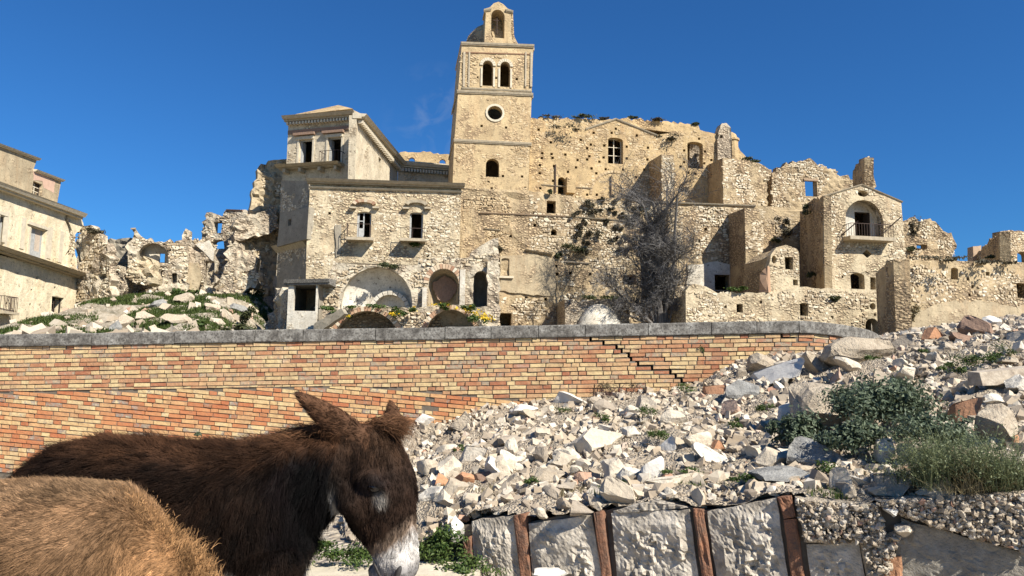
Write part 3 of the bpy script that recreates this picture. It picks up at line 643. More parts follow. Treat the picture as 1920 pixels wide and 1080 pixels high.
for r_, st in zip(pf, ('l', 'l')):
    window(b, PF, r_, st, 'greywood'); x0, y0, x1, y1 = r_
    pbox(b, 'lintel', PF, x0-4, y0-6, x1+4, y0-.5, -.02, .14, M['paletrim']); pbox(b, 'window_hood', PF, x0-8, y0-12, x1+7, y0-7.5, -.02, .35, M['brownrock'])
    for xx in (x0-4, x1+.5): pbox(b, 'window_surround', PF, xx, y0, xx+3.5, y1, -.02, .06, M['paletrim'])
strip(b, 'balcony_slab', PF, (529,314), (646,307), 5, 1.3, M['trim'], .05)
for x in (541, 570, 606, 636): pbox(b, 'corbel', PF, x-2, 315+(640-x)*.055, x+3, 322+(640-x)*.055, 0, .8, M['trim'])
railing(b, PF, 611, 289, 646, 308, 1.1, nb=6)
a0 = PF.uv(545, 219); a1 = PF.uv(664, 211); ap = PF.uv(606, 190)
obj_py('hipped_roof', [(a0[0],-.3,a0[1]),(a1[0],-.3,a0[1]+.1),(a1[0]-2.2,9,a0[1]+.1),(a0[0]-2.2,9,a0[1]),((a0[0]+a1[0])/2-.9,4.3,a0[1]+2.45)], [(0,1,4),(1,2,4),(2,3,4),(3,0,4),(0,3,2,1)], M['church'], b, PF.M)
masonry(b, PF, [(543,250),(560,250),(558,310),(540,310)], pf, .3, .6, 6, M['stone'], .05, 12); masonry(b, PF, [(642,250),(666,245),(662,330),(648,310)], pf, .3, .6, 6, M['palestone'], .05, 13)

# --- central house
MF = Plane(579, 54, 871, 55.3); ML = Plane(522, 57.6, 579, 54)
b = bld('central_house', 'central stone house with two arched balcony doors', 'building', 720, 620, 54.5)
mh = [(669,397,696,449,'s'),(768,398,793,451,'s')]
mo = [(582,340),(865,350),(862,460),(858,640),(566,640),(573,545),(575,460)]
wall(b, 'front_wall', MF, mo, mh, .6, M['house'], .7, .07, .05, putlogs(MF, [(622,475),(803,427),(838,419),(832,408),(800,391),(770,358),(838,448),(690,356),(618,400),(845,480),(802,480)], .10))
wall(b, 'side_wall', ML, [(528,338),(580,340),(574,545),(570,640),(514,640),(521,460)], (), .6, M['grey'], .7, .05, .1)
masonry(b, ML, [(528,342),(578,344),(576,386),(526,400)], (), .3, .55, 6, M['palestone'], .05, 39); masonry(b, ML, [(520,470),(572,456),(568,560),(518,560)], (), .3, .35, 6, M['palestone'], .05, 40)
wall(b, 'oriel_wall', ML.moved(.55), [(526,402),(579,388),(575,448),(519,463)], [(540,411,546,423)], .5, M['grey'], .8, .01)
obj_py('oriel_sill', [(*q,) for q in [(ML.uv(519,463)[0],-.52,ML.uv(519,463)[1]-.003),(ML.uv(576,450)[0],-.52,ML.uv(576,450)[1]-.003),(ML.uv(576,450)[0],.0,ML.uv(576,450)[1]-.5),(ML.uv(519,463)[0],.0,ML.uv(519,463)[1]-.5)]]+[(ML.uv(519,463)[0],0,ML.uv(519,463)[1]),(ML.uv(576,450)[0],0,ML.uv(576,450)[1])], [(0,1,2,3),(0,4,5,1),(2,5,4,3),(0,3,4),(1,5,2)], M['trim'], b, ML.M)
shell(b, 'house_body', MF, [(582,342),(864,351),(858,640),(570,640)], 9, .62, M['house'])
strip(b, 'cornice', MF, (577,335), (871,345), 7, .7, M['trim'], .2); strip(b, 'cornice_band', MF, (580,349), (867,358), 3, .25, M['paletrim'], .02)
for k, (r_, st) in enumerate(zip(mh, ('LR', 'lR'))):
    window(b, MF, r_, st, 'greywood'); x0, y0, x1, y1 = r_[:4]
    pbox(b, 'balcony', MF, x0-17, y1-.2, x1+5, y1+5, 0, 1.0, M['trim'])
    h = hole_uv(MF, (x0-8, y0-22, x1+9, y0-4, 's')); hi = hole_uv(MF, (x0-2, y0-17, x1+3, y0-4, 's'))
    m = MB(); A_ = h[2:]; B_ = hi[2:]
    for i in range(len(A_)-1): m.hexa([(A_[i][0],-.32,A_[i][1]),(A_[i+1][0],-.32,A_[i+1][1]),(A_[i+1][0],.0,A_[i+1][1]),(A_[i][0],.0,A_[i][1]),(B_[i][0],-.28,B_[i][1]),(B_[i+1][0],-.28,B_[i+1][1]),(B_[i+1][0],.0,B_[i+1][1]),(B_[i][0],.0,B_[i][1])])
    m.build('arched_hood', M['brickarch'] if k == 0 else M['trim'], b, MF.M)
    for s in (-1, 1):
        xx = x0-13 if s < 0 else x1+3; pbox(b, 'hood_shelf', MF, xx, y0-8, xx+12, y0-5, 0, .35, M['trim'])
railing(b, MF, 653, 424, 695, 448, .9, nb=2)
railing(b, MF, 752, 432, 796, 450, .9, nb=2, sides=False)
masonry(b, MF, [(584,360),(862,368),(858,490),(690,490),(680,400),(640,380),(584,420)], mh+[(655,370,708,396),(745,370,808,396)], .30, .80, 60, M['palestone'], .055, 14)
masonry(b, MF, [(584,420),(660,400),(690,490),(574,500)], mh, .26, .25, 10, M['palestone'], .04, 15)
wall(b, 'stain_patch', MF.moved(.11), [(628,422,1),(640,420,1),(638,478,1),(630,482,1)], (), .05, M['grey'], .4, .0, .05)

# --- vault ruins in front of the central house
KP = Plane(536, 49.5, 600, 49.5)
b = bld('roofless_room', 'small white roofless room with one square dark opening', 'building', 565, 630, 49.5)
wall(b, 'front_wall', KP, [(541,531),(596,531),(593,583,),(592,640),(536,640)], [(550,534,592,583)], .4, M['white'], .8, .01)
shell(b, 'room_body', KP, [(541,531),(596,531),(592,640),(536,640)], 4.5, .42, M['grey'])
strip(b, 'concrete_slab', KP, (535,522), (620,520), 10, .4, M['coping'], 3)
KS = Plane(527, 54, 537, 49.6)
wall(b, 'broken_side_wall', Plane(505, 53, 537, 49.7), [(516,540,1),(527,538,1),(537,548),(535,640),(500,640,1),(506,600,1),(515,570,1)], (), .6, M['ruin'], .4, .3, .2)
VP = Plane(590, 51, 938, 52)
b = bld('vaulted_ruin', 'collapsed vaulted rooms with white plaster niches and brick arches', 'ruin', 760, 630, 51.5)
vh = [(640,501,774,582,'a'),(803,504,860,582,'a'),(888,508,915,584,'a')]
wall(b, 'rear_wall', VP, [(594,560,1),(612,530,1),(626,492),(783,497),(785,484,1),(880,482,1),(886,470),(916,452,1),(934,446,1),(936,620),(592,620)], vh, .8, M['ruin'], .5, .14, .12)
masonry(b, VP, [(596,560),(626,494),(783,498),(786,486),(884,484),(934,470),(934,578),(594,578)], vh+[(862,505,916,580)], .33, .75, 40, M['palestone'], .09, 16)
def niche(b, name, pl, rect, depth, mat, seg=12, rows=8):
    """hollow half dome niche behind an arched opening"""
    h = hole_uv(pl, rect); u0, u1, v0, v1 = h[0][0], h[1][0], h[0][1], max(p[1] for p in h); c = (u0+u1)/2; r = (u1-u0)/2; sp = v1-min(r, (v1-v0)*.95)
    V = []; Fc = []; levels = [(v0, 1.)] + [(sp, 1.)] + [(sp+(v1-sp)*math.sin(a), math.cos(a)) for a in np.linspace(0, math.pi/2, rows)[1:]]
    for z, k in levels:
        for j in range(seg+1): a = math.pi*j/seg; V.append((c-r*1.02*k*math.cos(a), .35+depth*k*math.sin(a), z))
    for i in range(len(levels)-1):
        for j in range(seg): q = i*(seg+1)+j; Fc.append((q, q+1, q+seg+2, q+seg+1))
    return obj_py(name, V, Fc, mat, b, pl.M, True)
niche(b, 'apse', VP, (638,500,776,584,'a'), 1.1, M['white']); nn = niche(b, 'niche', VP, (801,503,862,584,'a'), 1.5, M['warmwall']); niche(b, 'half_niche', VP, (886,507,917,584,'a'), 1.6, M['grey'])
wall(b, 'bare_patch', VP.moved(-1.15), [(834+23*math.cos(t)*(1+.12*math.sin(3*t)), 542-23*math.sin(t)*(1+.1*math.cos(4*t)), 1) for t in np.linspace(0, 6.283, 17)[:-1]], (), .2, M['brownrock'], .3, .08, .08)
def voussoirs(b, pl, rect, n, th, proj, mat, frac=1.0, w0=0.):
    h = hole_uv(pl, rect); u0, u1, v0, v1 = h[0][0], h[1][0], h[0][1], max(p[1] for p in h); c = (u0+u1)/2; r = (u1-u0)/2; rv = (v1-v0) if len(rect) > 5 else min(r, (v1-v0)*.95); sp = v1-rv
    for k in range(n):
        a = math.pi*(k+.06)/n; a2 = math.pi*(k+.94)/n; p = [(c-(r+d)*math.cos(q), sp+(rv+d)*math.sin(q)) for q in (a, a2) for d in (0, th)]
        m = MB(); m.hexa([(p[0][0],w0-proj,p[0][1]),(p[1][0],w0-proj,p[1][1]),(p[1][0],w0+.25,p[1][1]),(p[0][0],w0+.25,p[0][1]),(p[2][0],w0-proj,p[2][1]),(p[3][0],w0-proj,p[3][1]),(p[3][0],w0+.25,p[3][1]),(p[2][0],w0+.25,p[2][1])]); m.build('voussoir', mat, b, pl.M)
voussoirs(b, VP, (803,504,860,582,'a'), 19, .35, .13, M['brickarch'])
h = hole_uv(VP.moved(-1.2), (701,552,762,600,'a'))
voussoirs(b, VP.moved(-1.0), (701,553,762,600,'a'), 11, .28, .3, M['white'])
for q, w_ in (((792,540,800,580),.35),((862,506,872,580),.2)): pbox(b, 'plaster_pier', VP, *q, -.05, w_, M['white'])
wall(b, 'broken_pier', VP.moved(1.0), [(915,490,1),(924,484,1),(936,486,1),(937,620),(913,620),(914,540,1)], (), 1.2, M['ruin'], .4, .15, .1)
VA = Plane(600, 49.2, 935, 49.8)
va = [(620,583,756,660,'a',1),(792,580,898,652,'a',1)]
def oval(pl, rect):
    h = hole_uv(pl, rect[:4]); u0, u1, v0, v1 = h[0][0], h[1][0], h[0][1], h[2][1]; c = (u0+u1)/2; r = (u1-u0)/2
    return [(u0, v0), (u1, v0)] + [(c+r*math.cos(t), v0+(v1-v0)*math.sin(t)) for t in np.linspace(0, math.pi, 17)]
ov = [oval(VA, q)[2:] for q in va]
wall(b, 'vault_front', VA, [(594,640),(592,610,1),(610,590,1),(650,575,1),(700,573,1),(752,576,1),(800,574,1),(845,571,1),(900,576,1),(935,578,1),(936,660),(594,660)], (), .8, M['ruin'], .5, .15, .10, ov)
for q in va: voussoirs(b, VA, q, 34, .3, .06, M['brickarch'])
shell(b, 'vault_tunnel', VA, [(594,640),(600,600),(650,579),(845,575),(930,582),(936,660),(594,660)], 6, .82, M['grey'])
masonry(b, VA, [(594,630),(600,600),(650,580),(845,576),(930,582),(934,630)], (), .3, .6, 20, M['palestone'], .08, 17, 0, ov)
wall(b, 'fallen_slab', Plane(590, 48, 640, 47.5), [(590,606,1),(640,578),(646,588,1),(600,622,1),(588,618,1)], (), .5, M['grey'], .4, .05, .05)

# --- bell tower
TW = Plane(850, 64, 1000, 65.1)
b = bld('bell_tower', 'tall square stone bell tower with paired belfry arches', 'tower', 925, 600, 64.5)
th = [(905,114,924,161,'a'),(938,116,956,163,'a'),(914,199,942,225,'o'),(911,297,936,332,'a'),(915,370,936,393),(910,432,936,452,'a')]
to = [(866,84),(1000,89),(997,172),(994,265),(990,380),(985,660),(846,660),(849,335),(852,262),(859,172)]
wall(b, 'front_wall', TW, to, th, .7, M['tower'], .8, .05, .04, putlogs(TW, [(903,236),(949,239),(943,330),(979,331),(922,353),(985,352),(916,341),(895,145),(930,146),(969,148),(922,420),(900,425),(958,422),(898,440),(957,445),(1002,421)], .11))
shell(b, 'tower_body', TW, to, 6.2, .72, M['tower'])
def ring(pl, p0, p1, hpx, proj, depth, mat, b):
    strip(b, 'cornice', pl, p0, p1, hpx, proj, mat, .0, .06); u0, v0 = pl.uv(*p0); u1, v1 = pl.uv(*p1); h = v0-pl.uv(p0[0], p0[1]+hpx)[1]
    for u, s in ((u0, -1), (u1, 1)):
        m = MB(); m.box(min(u, u+s*.1), max(u, u+s*.1), .004, depth, v0-h, v0-.01); m.build('cornice_return', mat, b, pl.M)
for p0, p1, h_, pr in (((866,78),(1000,83),5,.22),((858,168),(998,174),5,.2),((852,260),(995,267),5,.2)): ring(TW, p0, p1, h_, pr, 6, M['trim'], b)
strip(b, 'string_course', TW, (866,163), (997,169), 3, .12, M['trim'], .0); strip(b, 'string_course', TW, (868,97), (998,101), 2, .1, M['brickarch'], 0)
for x0, x1 in ((868,872),(878,881),(984,987),(994,998)): pbox(b, 'pilaster', TW, x0, 98, x1, 163, -.06, .1, M['trim'])
for r_ in th[:2]: voussoirs(b, TW, r_, 9, .28, .1, M['paletrim'])
for xx, yy in ((901,127),(924.5,128),(934,129),(956.5,130)): pbox(b, 'jamb', TW, xx, yy, xx+3.4, yy+35, -.06, .09, M['paletrim'])
h = hole_uv(TW, th[2]); ho = [((p[0]-sum(q[0] for q in h)/16)*1.28+sum(q[0] for q in h)/16, (p[1]-sum(q[1] for q in h)/16)*1.3+sum(q[1] for q in h)/16) for p in h]
m = MB()
for i in range(16):
    j = (i+1) % 16; m.hexa([(h[i][0],-.1,h[i][1]),(h[j][0],-.1,h[j][1]),(h[j][0],.1,h[j][1]),(h[i][0],.1,h[i][1]),(ho[i][0],-.1,ho[i][1]),(ho[j][0],-.1,ho[j][1]),(ho[j][0],.1,ho[j][1]),(ho[i][0],.1,ho[i][1])])
m.build('oculus_surround', M['paletrim'], b, TW.M)
# bell gable and dome on top
GP = TW.moved(.12)
gh = [(921,18,946,71,'a')]
wall(b, 'bell_gable', GP, [(908,83),(909,60),(911,24),(908,24),(909,16),(918,14),(926,6),(935,3),(944,8),(952,16),(961,19),(961,26),(958,27),(958,60),(962,85)], gh, 1.5, M['tower'], .5, .02)
wall(b, 'gable_rear_wall', GP.moved(-1.6), [(905,83),(908,24),(935,8),(962,26),(965,85)], (), .3, M['base'], .6, .02)
strip(b, 'gable_cornice', GP, (907,17), (921,15), 4, .2, M['trim']); strip(b, 'gable_cornice', GP, (948,17), (962,20), 4, .2, M['trim'])
for a_, c_ in (((903,84),(910,56)),((959,57),(967,86))):
    pass
V = []; Fc = []; c0 = TW.uv(931, 84); hw = (TW.uv(992,84)[0]-TW.uv(872,84)[0])/2; dt = (TW.uv(931, 30)[1]-c0[1])*1.22
for i in range(9):
    a = i/8*math.pi/2
    for j in range(24):
        q = 2*math.pi*j/24; k = math.cos(a)**.8; rr = hw*.94*(1+.03*math.sin(j*2.3+i)); V.append((c0[0]+rr*k*math.cos(q), 3.4+rr*k*math.sin(q), c0[1]+dt*math.sin(a)*(1+.02*math.sin(j*1.7+i*2))))
for i in range(8):
    for j in range(24): Fc.append((i*24+j, i*24+(j+1) % 24, i*24+24+(j+1) % 24, i*24+24+j))
obj_py('dome', V, Fc, M['base'], b, TW.M)
g0 = GP.uv(933, 45); m = MB(); zt = GP.uv(933, 34)[1]; zb = GP.uv(933, 58)[1]
m.tube([(g0[0], .5, zb), (g0[0], .5, zt+.4)], .05, 5); m.tube([(g0[0]-.35, .5, zt), (g0[0]+.35, .5, zt)], .05, 5); m.build('iron_cross', M['iron'], b, GP.M)
masonry(b, TW, [(866,100),(998,104),(995,160),(862,160)], th+[(898,110,962,165)], .32, .7, 25, M['chstone'], .035, 18)
masonry(b, TW, [(858,180),(994,184),(985,600),(848,600)], th+[(906,190,950,234)], .30, .4, 40, M['chstone'], .035, 19)

# --- church nave
NV = Plane(985, 66.2, 1440, 70.5)
b = bld('ruined_church', 'long ruined church wall with gables, windows and buttresses', 'church', 1200, 385, 68)
nh = [(1140,258,1168,307,'s'),(1289,266,1318,316,'s'),(1046,332,1060,364,'a')]
pl_pts = [(1010,243),(1033,267),(1017,287),(1016,296),(1036,296),(1034,289),(1012,310),(1012,325),(1039,311),(1013,353),(1037,339),(1101,278),(1101,299),(1108,271),(1080,314),(1109,316),(1105,293),(1113,249),(1147,249),(1155,241),(1194,254),(1133,273),(1132,295),(1175,275),(1175,297),(1215,277),(1214,299),(1124,303),(1136,317),(1168,318),(1208,318),(1193,332),(1118,325),(1101,365),(1119,365),(1189,370),(1283,282),(1283,304),(1322,284),(1321,306),(1311,260),(1291,324),(1304,326),(1083,300),(1089,262),(1060,290),(1065,322),(1276,312),(1334,300)]
NO = [(985,222),(1000,221,1),(1149,224),(1154,222),(1165,227,1),(1232,253),(1250,250,1),(1270,246),(1309,241,1),(1343,252,1),(1362,262,1),(1384,275,1),(1400,296,1),(1446,318,1),(1448,420),(985,420)]
wall(b, 'nave_wall', NV, NO, nh, .8, M['church'], .7, .06, .12, putlogs(NV, pl_pts, .12))
shell(b, 'nave_body', NV, [(985,226),(1149,228),(1300,248),(1300,420),(985,420)], 12, .82, M['church'])
wall(b, 'rear_wall', NV.moved(-4), [(1000,225,1),(1170,222,1),(1232,226,1),(1309,233,1),(1310,262),(1000,262)], (), 1, M['church'], .6, .1, .2)
wall(b, 'inner_rubble', NV.moved(-3), [(1280,262),(1330,262),(1330,325),(1280,325)], (), .4, M['ruin'], .5, .5)
window(b, NV, nh[0], 'G', 'paletrim', .5)
voussoirs(b, NV, (1140,258,1168,307,'a'), 11, .25, .07, M['chstone']) if False else None
strip(b, 'gable_coping', NV, (1098,240), (1154,221), 3, .16, M['trim']); strip(b, 'gable_coping', NV, (1154,221), (1232,252), 3, .16, M['trim'])
masonry(b, NV, [(1000,226),(1149,228),(1232,256),(1309,246),(1395,296),(1440,330),(1440,378),(1000,370)], nh+[(1134,252,1174,312),(1284,260,1322,320)], .32, .62, 70, M['chstone'], .04, 20, .06, putlogs(NV, pl_pts, .2))
def buttress(b, name, pl, x0, x1, ytop, ybot, proj, slope, mat, seed, smat='palestone'):
    h = hole_uv(pl.moved(proj), (x0, ytop, x1, ybot)); u0, u1, v0, v1 = h[0][0], h[1][0], h[0][1], h[2][1]; m = MB()
    m.hexa([(u0,-proj,v0),(u1,-proj,v0),(u1,.1,v0),(u0,.1,v0),(u0,-proj,v1),(u1,-proj,v1),(u1,.1,v1+slope),(u0,.1,v1+slope)]); o = m.build(name, mat, b, pl.M)
    masonry(b, pl.moved(proj), [(x0+.5, ytop+2),(x1-.5, ytop+2),(x1-.5, ybot),(x0+.5, ybot)], (), .34, .8, 8, M[smat], .05, seed); return o
buttress(b, 'buttress', NV, 1241, 1264, 290, 400, 3.2, .2, M['base'], 21); buttress(b, 'buttress', NV, 1356, 1380, 297, 410, 3.2, .2, M['base'], 22)
SA = Plane(1376, 66.5, 1450, 67.5)
wall(b, 'side_chapel_wall', SA, [(1376,300,1),(1396,300,1),(1420,306,1),(1446,320,1),(1440,350,1),(1438,420),(1376,420)], (), 1, M['base'], .5, .12, .15); masonry(b, SA, [(1378,306),(1420,310),(1444,324),(1436,390),(1378,390)], (), .36, .75, 20, M['palestone'], .07, 23)
TP = NV.moved(.3)
wall(b, 'turret_stub', TP, [(1345,262,1),(1350,240,1),(1354,231,1),(1362,230,1),(1369,240,1),(1371,262),(1372,300),(1345,300)], [(1350,253,1355,259)], 1, M['ruin'], .4, .15, .1)
c0 = NV.uv(1375, 292); V = []; Fc = []
for i, (z, r_) in enumerate(((-.5,.62),(1.55,.62),(1.56,.74),(1.75,.74),(1.76,.6),(2.2,.42),(2.45,.1))):
    for j in range(12): q = 2*math.pi*j/12; V.append((c0[0]+r_*math.cos(q), .3+r_*math.sin(q), c0[1]+z))
for i in range(6):
    for j in range(12): Fc.append((i*12+j, i*12+(j+1) % 12, i*12+12+(j+1) % 12, i*12+12+j))
obj_py('lantern', V, Fc, M['church'], b, NV.M); pbox(b, 'shrine', NV, 1060, 335, 1076, 364, 0, .6, M['church'])
for x0, y0, x1, y1 in ((1040,309,1042,362),(1144.5,330,1146,371)): pbox(b, 'drain_pipe', NV, x0, y0, x1, y1, .05, .15, M['iron'])
strip(b, 'ledge', NV, (1015,345), (1110,352), 2, .12, M['trim'])
voussoirs(b, NV, (1110,324,1196,420,'a'), 23, .22, .06, M['chstone'])

# --- terrace wall under the church
BW = Plane(862, 61.2, 1515, 65.8)
b = bld('terrace_wall', 'huge patched rubble retaining wall below the church', 'wall', 1150, 620, 62.5)
bh = [(1025,377,1042,400),(1033,430,1044,441,'a'),(1168,515,1193,533,'s'),(936,587,959,615),(1292,554,1303,573),(1340,515,1369,544)]
bput = [(952,420),(1003,422),(957,443),(1006,446),(949,396),(1001,399),(1058,446),(1129,444),(1128,468),(1070,512),(983,547),(1022,549),(987,559),(1023,561),(982,588),(1022,588),(981,613),(1045,514),(1106,514),(1071,530),(1042,499),(1111,553),(1180,455),(1262,452),(1310,452),(1323,430)]
wall(b, 'wall', BW, [(862,352),(992,357,1),(1040,363,1),(1094,371,1),(1205,377),(1340,381),(1435,386),(1515,393,1),(1520,640),(862,640)], bh, 1., M['base'], .7, .12, .12, putlogs(BW, bput, .13))
shell(b, 'terrace_top', BW, [(866,358),(992,361),(1094,374),(1510,394),(1515,640),(862,640)], 9, 1.02, M['base'])
strip(b, 'coping', BW, (1200,376), (1416,384), 3, .2, M['trim'], .6)
strip(b, 'ledge', BW, (900,397), (1060,404), 2.4, .16, M['brickarch']); strip(b, 'ledge', BW, (1060,404), (1178,413), 2.4, .16, M['trim'])
strip(b, 'ledge', BW, (985,467), (1035,476), 2.5, .3, M['trim']); strip(b, 'ledge', BW, (1058,489), (1105,492), 2.5, .16, M['brickarch'])
wall(b, 'plaster_panel', BW.moved(.14), [(938,480),(1000,477,1),(1040,485,1),(1042,530,1),(1040,556,1),(990,552,1),(938,545,1)], [(940,484,955,517,'s')], .13, M['warmwall'], .6, .02, .06)
pbox(b, 'window_sill', BW, 934, 518.5, 962, 522, 0, .32, M['paletrim']); strip(b, 'lintel', BW, (908,427), (938,430), 2.5, .16, M['trim'])
wall(b, 'white_plaster', BW.moved(.14), [(1290,497,1),(1345,490,1),(1372,496,1),(1370,545),(1288,545,1)], [(1340,515,1369,544)], .13, M['white'], .6, .02, .08)
masonry(b, BW, [(995,366),(1094,376),(1420,392),(1420,600),(1050,600),(1045,480),(990,470)], bh+[(936,474,1046,558),(1286,488,1374,548)], .36, .72, 90, M['palestone'], .09, 24, .05)
masonry(b, BW, [(870,370),(992,366),(990,470),(870,470)], bh, .30, .45, 20, M['chstone'], .05, 25)
masonry(b, BW, [(940,556),(1045,560),(1045,605),(940,605)], bh, .36, .7, 15, M['palestone'], .08, 26)
masonry(b, BW, [(1425,400),(1510,404),(1510,520),(1425,520)], (), .34, .7, 20, M['stone'], .08, 27)
buttress(b, 'buttress', BW, 1254, 1281, 392, 640, 2.2, .1, M['base'], 28); buttress(b, 'buttress', BW, 1399, 1432, 391, 640, 3.2, .1, M['base'], 29)
m = MB(); q = hole_uv(BW.moved(3), (1059,562,1074,640)); u0, u1, v0, v1 = q[0][0], q[1][0], q[0][1], q[2][1]
m.hexa([(u0,-3,v0),(u1,-3,v0),(u1,0.1,v0),(u0,0.1,v0),(u0,-3,v1),(u1,-3,v1),(u1,.1,v1),(u0,.1,v1)]); m.build('spur_wall', M['ruin'], b, BW.M)
BX = BW.moved(8.2)
e = bld('plaster_vault', 'white plastered half dome of a collapsed vault below the tree', 'ruin', 1125, 625, 58)
q = hole_uv(BX, (1080,568,1176,650,'a')); u0, u1, v0 = q[0][0], q[1][0], q[0][1]; v1 = max(p[1] for p in q); V = []; Fc = []
for i in range(9):
    a = i/8*math.pi/2
    for j in range(15): t_ = math.pi*j/14; V.append(((u0+u1)/2-(u1-u0)/2*math.cos(t_)*math.cos(a*.98), -(1.2*math.cos(a))*math.sin(t_)+.6, v0+(v1-v0)*math.sin(a)))
for i in range(8):
    for j in range(14): Fc.append((i*15+j, i*15+j+1, i*15+j+16, i*15+j+15))
o = obj_py('half_dome', V, Fc, M['white'], e, BX.M, True)
wall(e, 'rear_wall', BX.moved(-.7), [(1060,580,1),(1076,566,1),(1110,562,1),(1160,560,1),(1180,580,1),(1184,640),(1060,640)], (), .6, M['ruin'], .5, .1, .1)

# --- right hand ruins
GR = Plane(1447, 69, 1600, 70.5); G2 = 'ruined houses on the right of the church'
e = ruin('gabled_ruin', 'roofless gable wall with one window open to the sky', GR, [(1447,324,1),(1470,311,1),(1500,301,1),(1527,303,1),(1560,317,1),(1583,329,1),(1602,338,1),(1605,440),(1447,440)], [(1510,337,1532,368)], 'base', seed=30, cover=.6, rough=.1, nparts=40, size=.33, group=G2, proud=.06)
strip(e, 'lintel', GR, (1507,334), (1534,336), 3, .08, M['brickarch'])
FR = Plane(1622, 66, 1642, 66.3)
e = ruin('wall_fragment', 'tall jagged wall fragment rising behind the chapel gable', FR, [(1622,295,1),(1630,293),(1631,318,1),(1637,325,1),(1642,350,1),(1642,420),(1620,420)], (), 'base', t=.8, seed=31, cover=.8, nparts=8, group=G2, cat='ruin')
FL = Plane(1600, 70.5, 1622, 66.1)
wall(e, 'return_wall', FL, [(1600,320,1),(1606,308,1),(1614,300,1),(1622,296),(1621,420),(1600,420)], (), .7, M['base'], .5, .08, .1)
CF = Plane(1542, 58, 1698, 59.3); CL = Plane(1502, 65, 1541.6, 58.2)
b = bld('gabled_chapel', 'gabled stone house with arched white balcony niche', 'house', 1620, 545, 58.6)
ch = [(1608,357,1628,369,'o'),(1585,375,1656,448,'a'),(1617,468,1635,484,'d'),(1595,512,1621,542,'s'),(1632,520,1642,543)]
co_ = [(1543,368),(1580,357),(1615,346),(1650,360),(1689,377),(1693,420),(1697,468,1),(1698,560),(1546,560)]
wall(b, 'front_wall', CF, co_, ch, .7, M['house'], .6, .06, .06, putlogs(CF, [(1579,519),(1575,465),(1553,430),(1560,500),(1680,430)], .1))
shell(b, 'chapel_body', CF, co_, 7, .72, M['base'], True, 1512)
wall(b, 'side_wall', CL, [(1500,396,1),(1520,378,1),(1543,367),(1546,580),(1500,580)], (), .6, M['base'], .7, .1, .2)
masonry(b, CF, [(1545,370),(1615,349),(1688,378),(1696,468),(1690,500),(1600,505),(1550,540)], ch+[(1578,368,1664,456)], .31, .8, 60, M['palestone'], .05, 32)
Q = CF.moved(-1.1)
wall(b, 'niche_back', Q, [(1575,368),(1668,368),(1668,455),(1575,455)], [(1603,398,1632,450)], .2, M['white'], .8, .01)
h = hole_uv(CF, ch[1]); m = MB()
for i in range(1, len(h)-1): a_, c_ = h[i], h[i+1]; m.hexa([(a_[0],.3,a_[1]),(c_[0],.3,c_[1]),(c_[0],1.1,c_[1]),(a_[0],1.1,a_[1]),(a_[0]*1.0,.3,a_[1]+.06),(c_[0],.3,c_[1]+.06),(c_[0],1.1,c_[1]+.06),(a_[0],1.1,a_[1]+.06)])
m.build('niche_vault', M['white'], b, CF.M)
window(b, Q, (1603,398,1632,450), 'R', 'dark', .05)
pbox(b, 'balcony_slab', CF, 1580, 447.5, 1664, 454, .0, 1.0, M['trim']); railing(b, CF, 1583, 424, 1661, 447, .9, nb=16)
m = MB(); u, v = CF.uv(1578, 440); m.tube([(u, -.05, v), (u+.9, -.9, v+1.0)], .05); u, v = CF.uv(1660, 430); m.tube([(u, -.3, v), (u+.8, -.9, v+.9)], .05); m.build('iron_stay', M['iron'], b, CF.M)
strip(b, 'gable_edge', CF, (1541,367), (1615,344.5), 2.5, .15, M['trim'], .3); strip(b, 'gable_edge', CF, (1615,344.5), (1691,377), 2.5, .15, M['trim'], .3)
wall(b, 'white_plaster', CF.moved(.06), [(1590,470,1),(1615,464,1),(1650,468,1),(1668,478,1),(1645,495,1),(1655,510,1),(1624,508,1),(1590,510,1),(1572,500,1)], [ch[2]], .06, M['house'], .5, .02, .2)
LW = Plane(1290, 52.5, 1650, 54.5); lwh = [(1381,570,1393,586),(1500,568,1515,592,'s'),(1631,568,1642,581,'o'),(1624,597,1648,640,'a')]
b = bld('lower_wall', 'long low rubble wall with small windows behind the brick wall', 'wall', 1470, 615, 53.5)
wall(b, 'wall', LW, [(1286,545,1),(1300,532,1),(1325,538,1),(1345,550,1),(1400,548,1),(1440,549,1),(1497,538,1),(1560,541,1),(1645,545,1),(1650,660),(1286,660)], lwh, .8, M['house'], .6, .09, .08, putlogs(LW, [(1427,566),(1360,575),(1627,577),(1640,590),(1560,595)], .1))
shell(b, 'wall_body', LW, [(1290,552),(1400,552),(1645,548),(1648,660),(1290,660)], 5, .82, M['house'])
masonry(b, LW, [(1290,545),(1440,552),(1500,542),(1645,548),(1645,610),(1290,610)], lwh, .31, .6, 60, M['palestone'], .07, 33)
LH = Plane(1440, 55.5, 1498, 56); lhh = [(1472,482,1487,505),(1487,524,1496,535),(1447,479,1456,494,'o')]
b = bld('small_gabled_house', 'small pale gabled house front between buttress and chapel', 'house', 1470, 545, 55.8)
wall(b, 'front_wall', LH, [(1441,500,1),(1445,478,1),(1455,464,1),(1473,459,1),(1492,466,1),(1498,474),(1500,560),(1440,560)], lhh, .5, M['house'], .5, .05, .06); shell(b, 'house_body', LH, [(1445,482),(1473,462),(1497,476),(1499,560),(1442,560)], 4, .52, M['base'])
masonry(b, LH, [(1444,480),(1473,462),(1496,474),(1498,545),(1442,545)], lhh, .27, .5, 15, M['palestone'], .06, 34)
wall(b, 'side_pier', Plane(1421, 53.6, 1442, 53.2), [(1424,516,1),(1439,498),(1441,548),(1423,548)], (), .8, M['brickarch'], .4, .1, .08)
BR = Plane(1690, 64, 1792, 65.5)
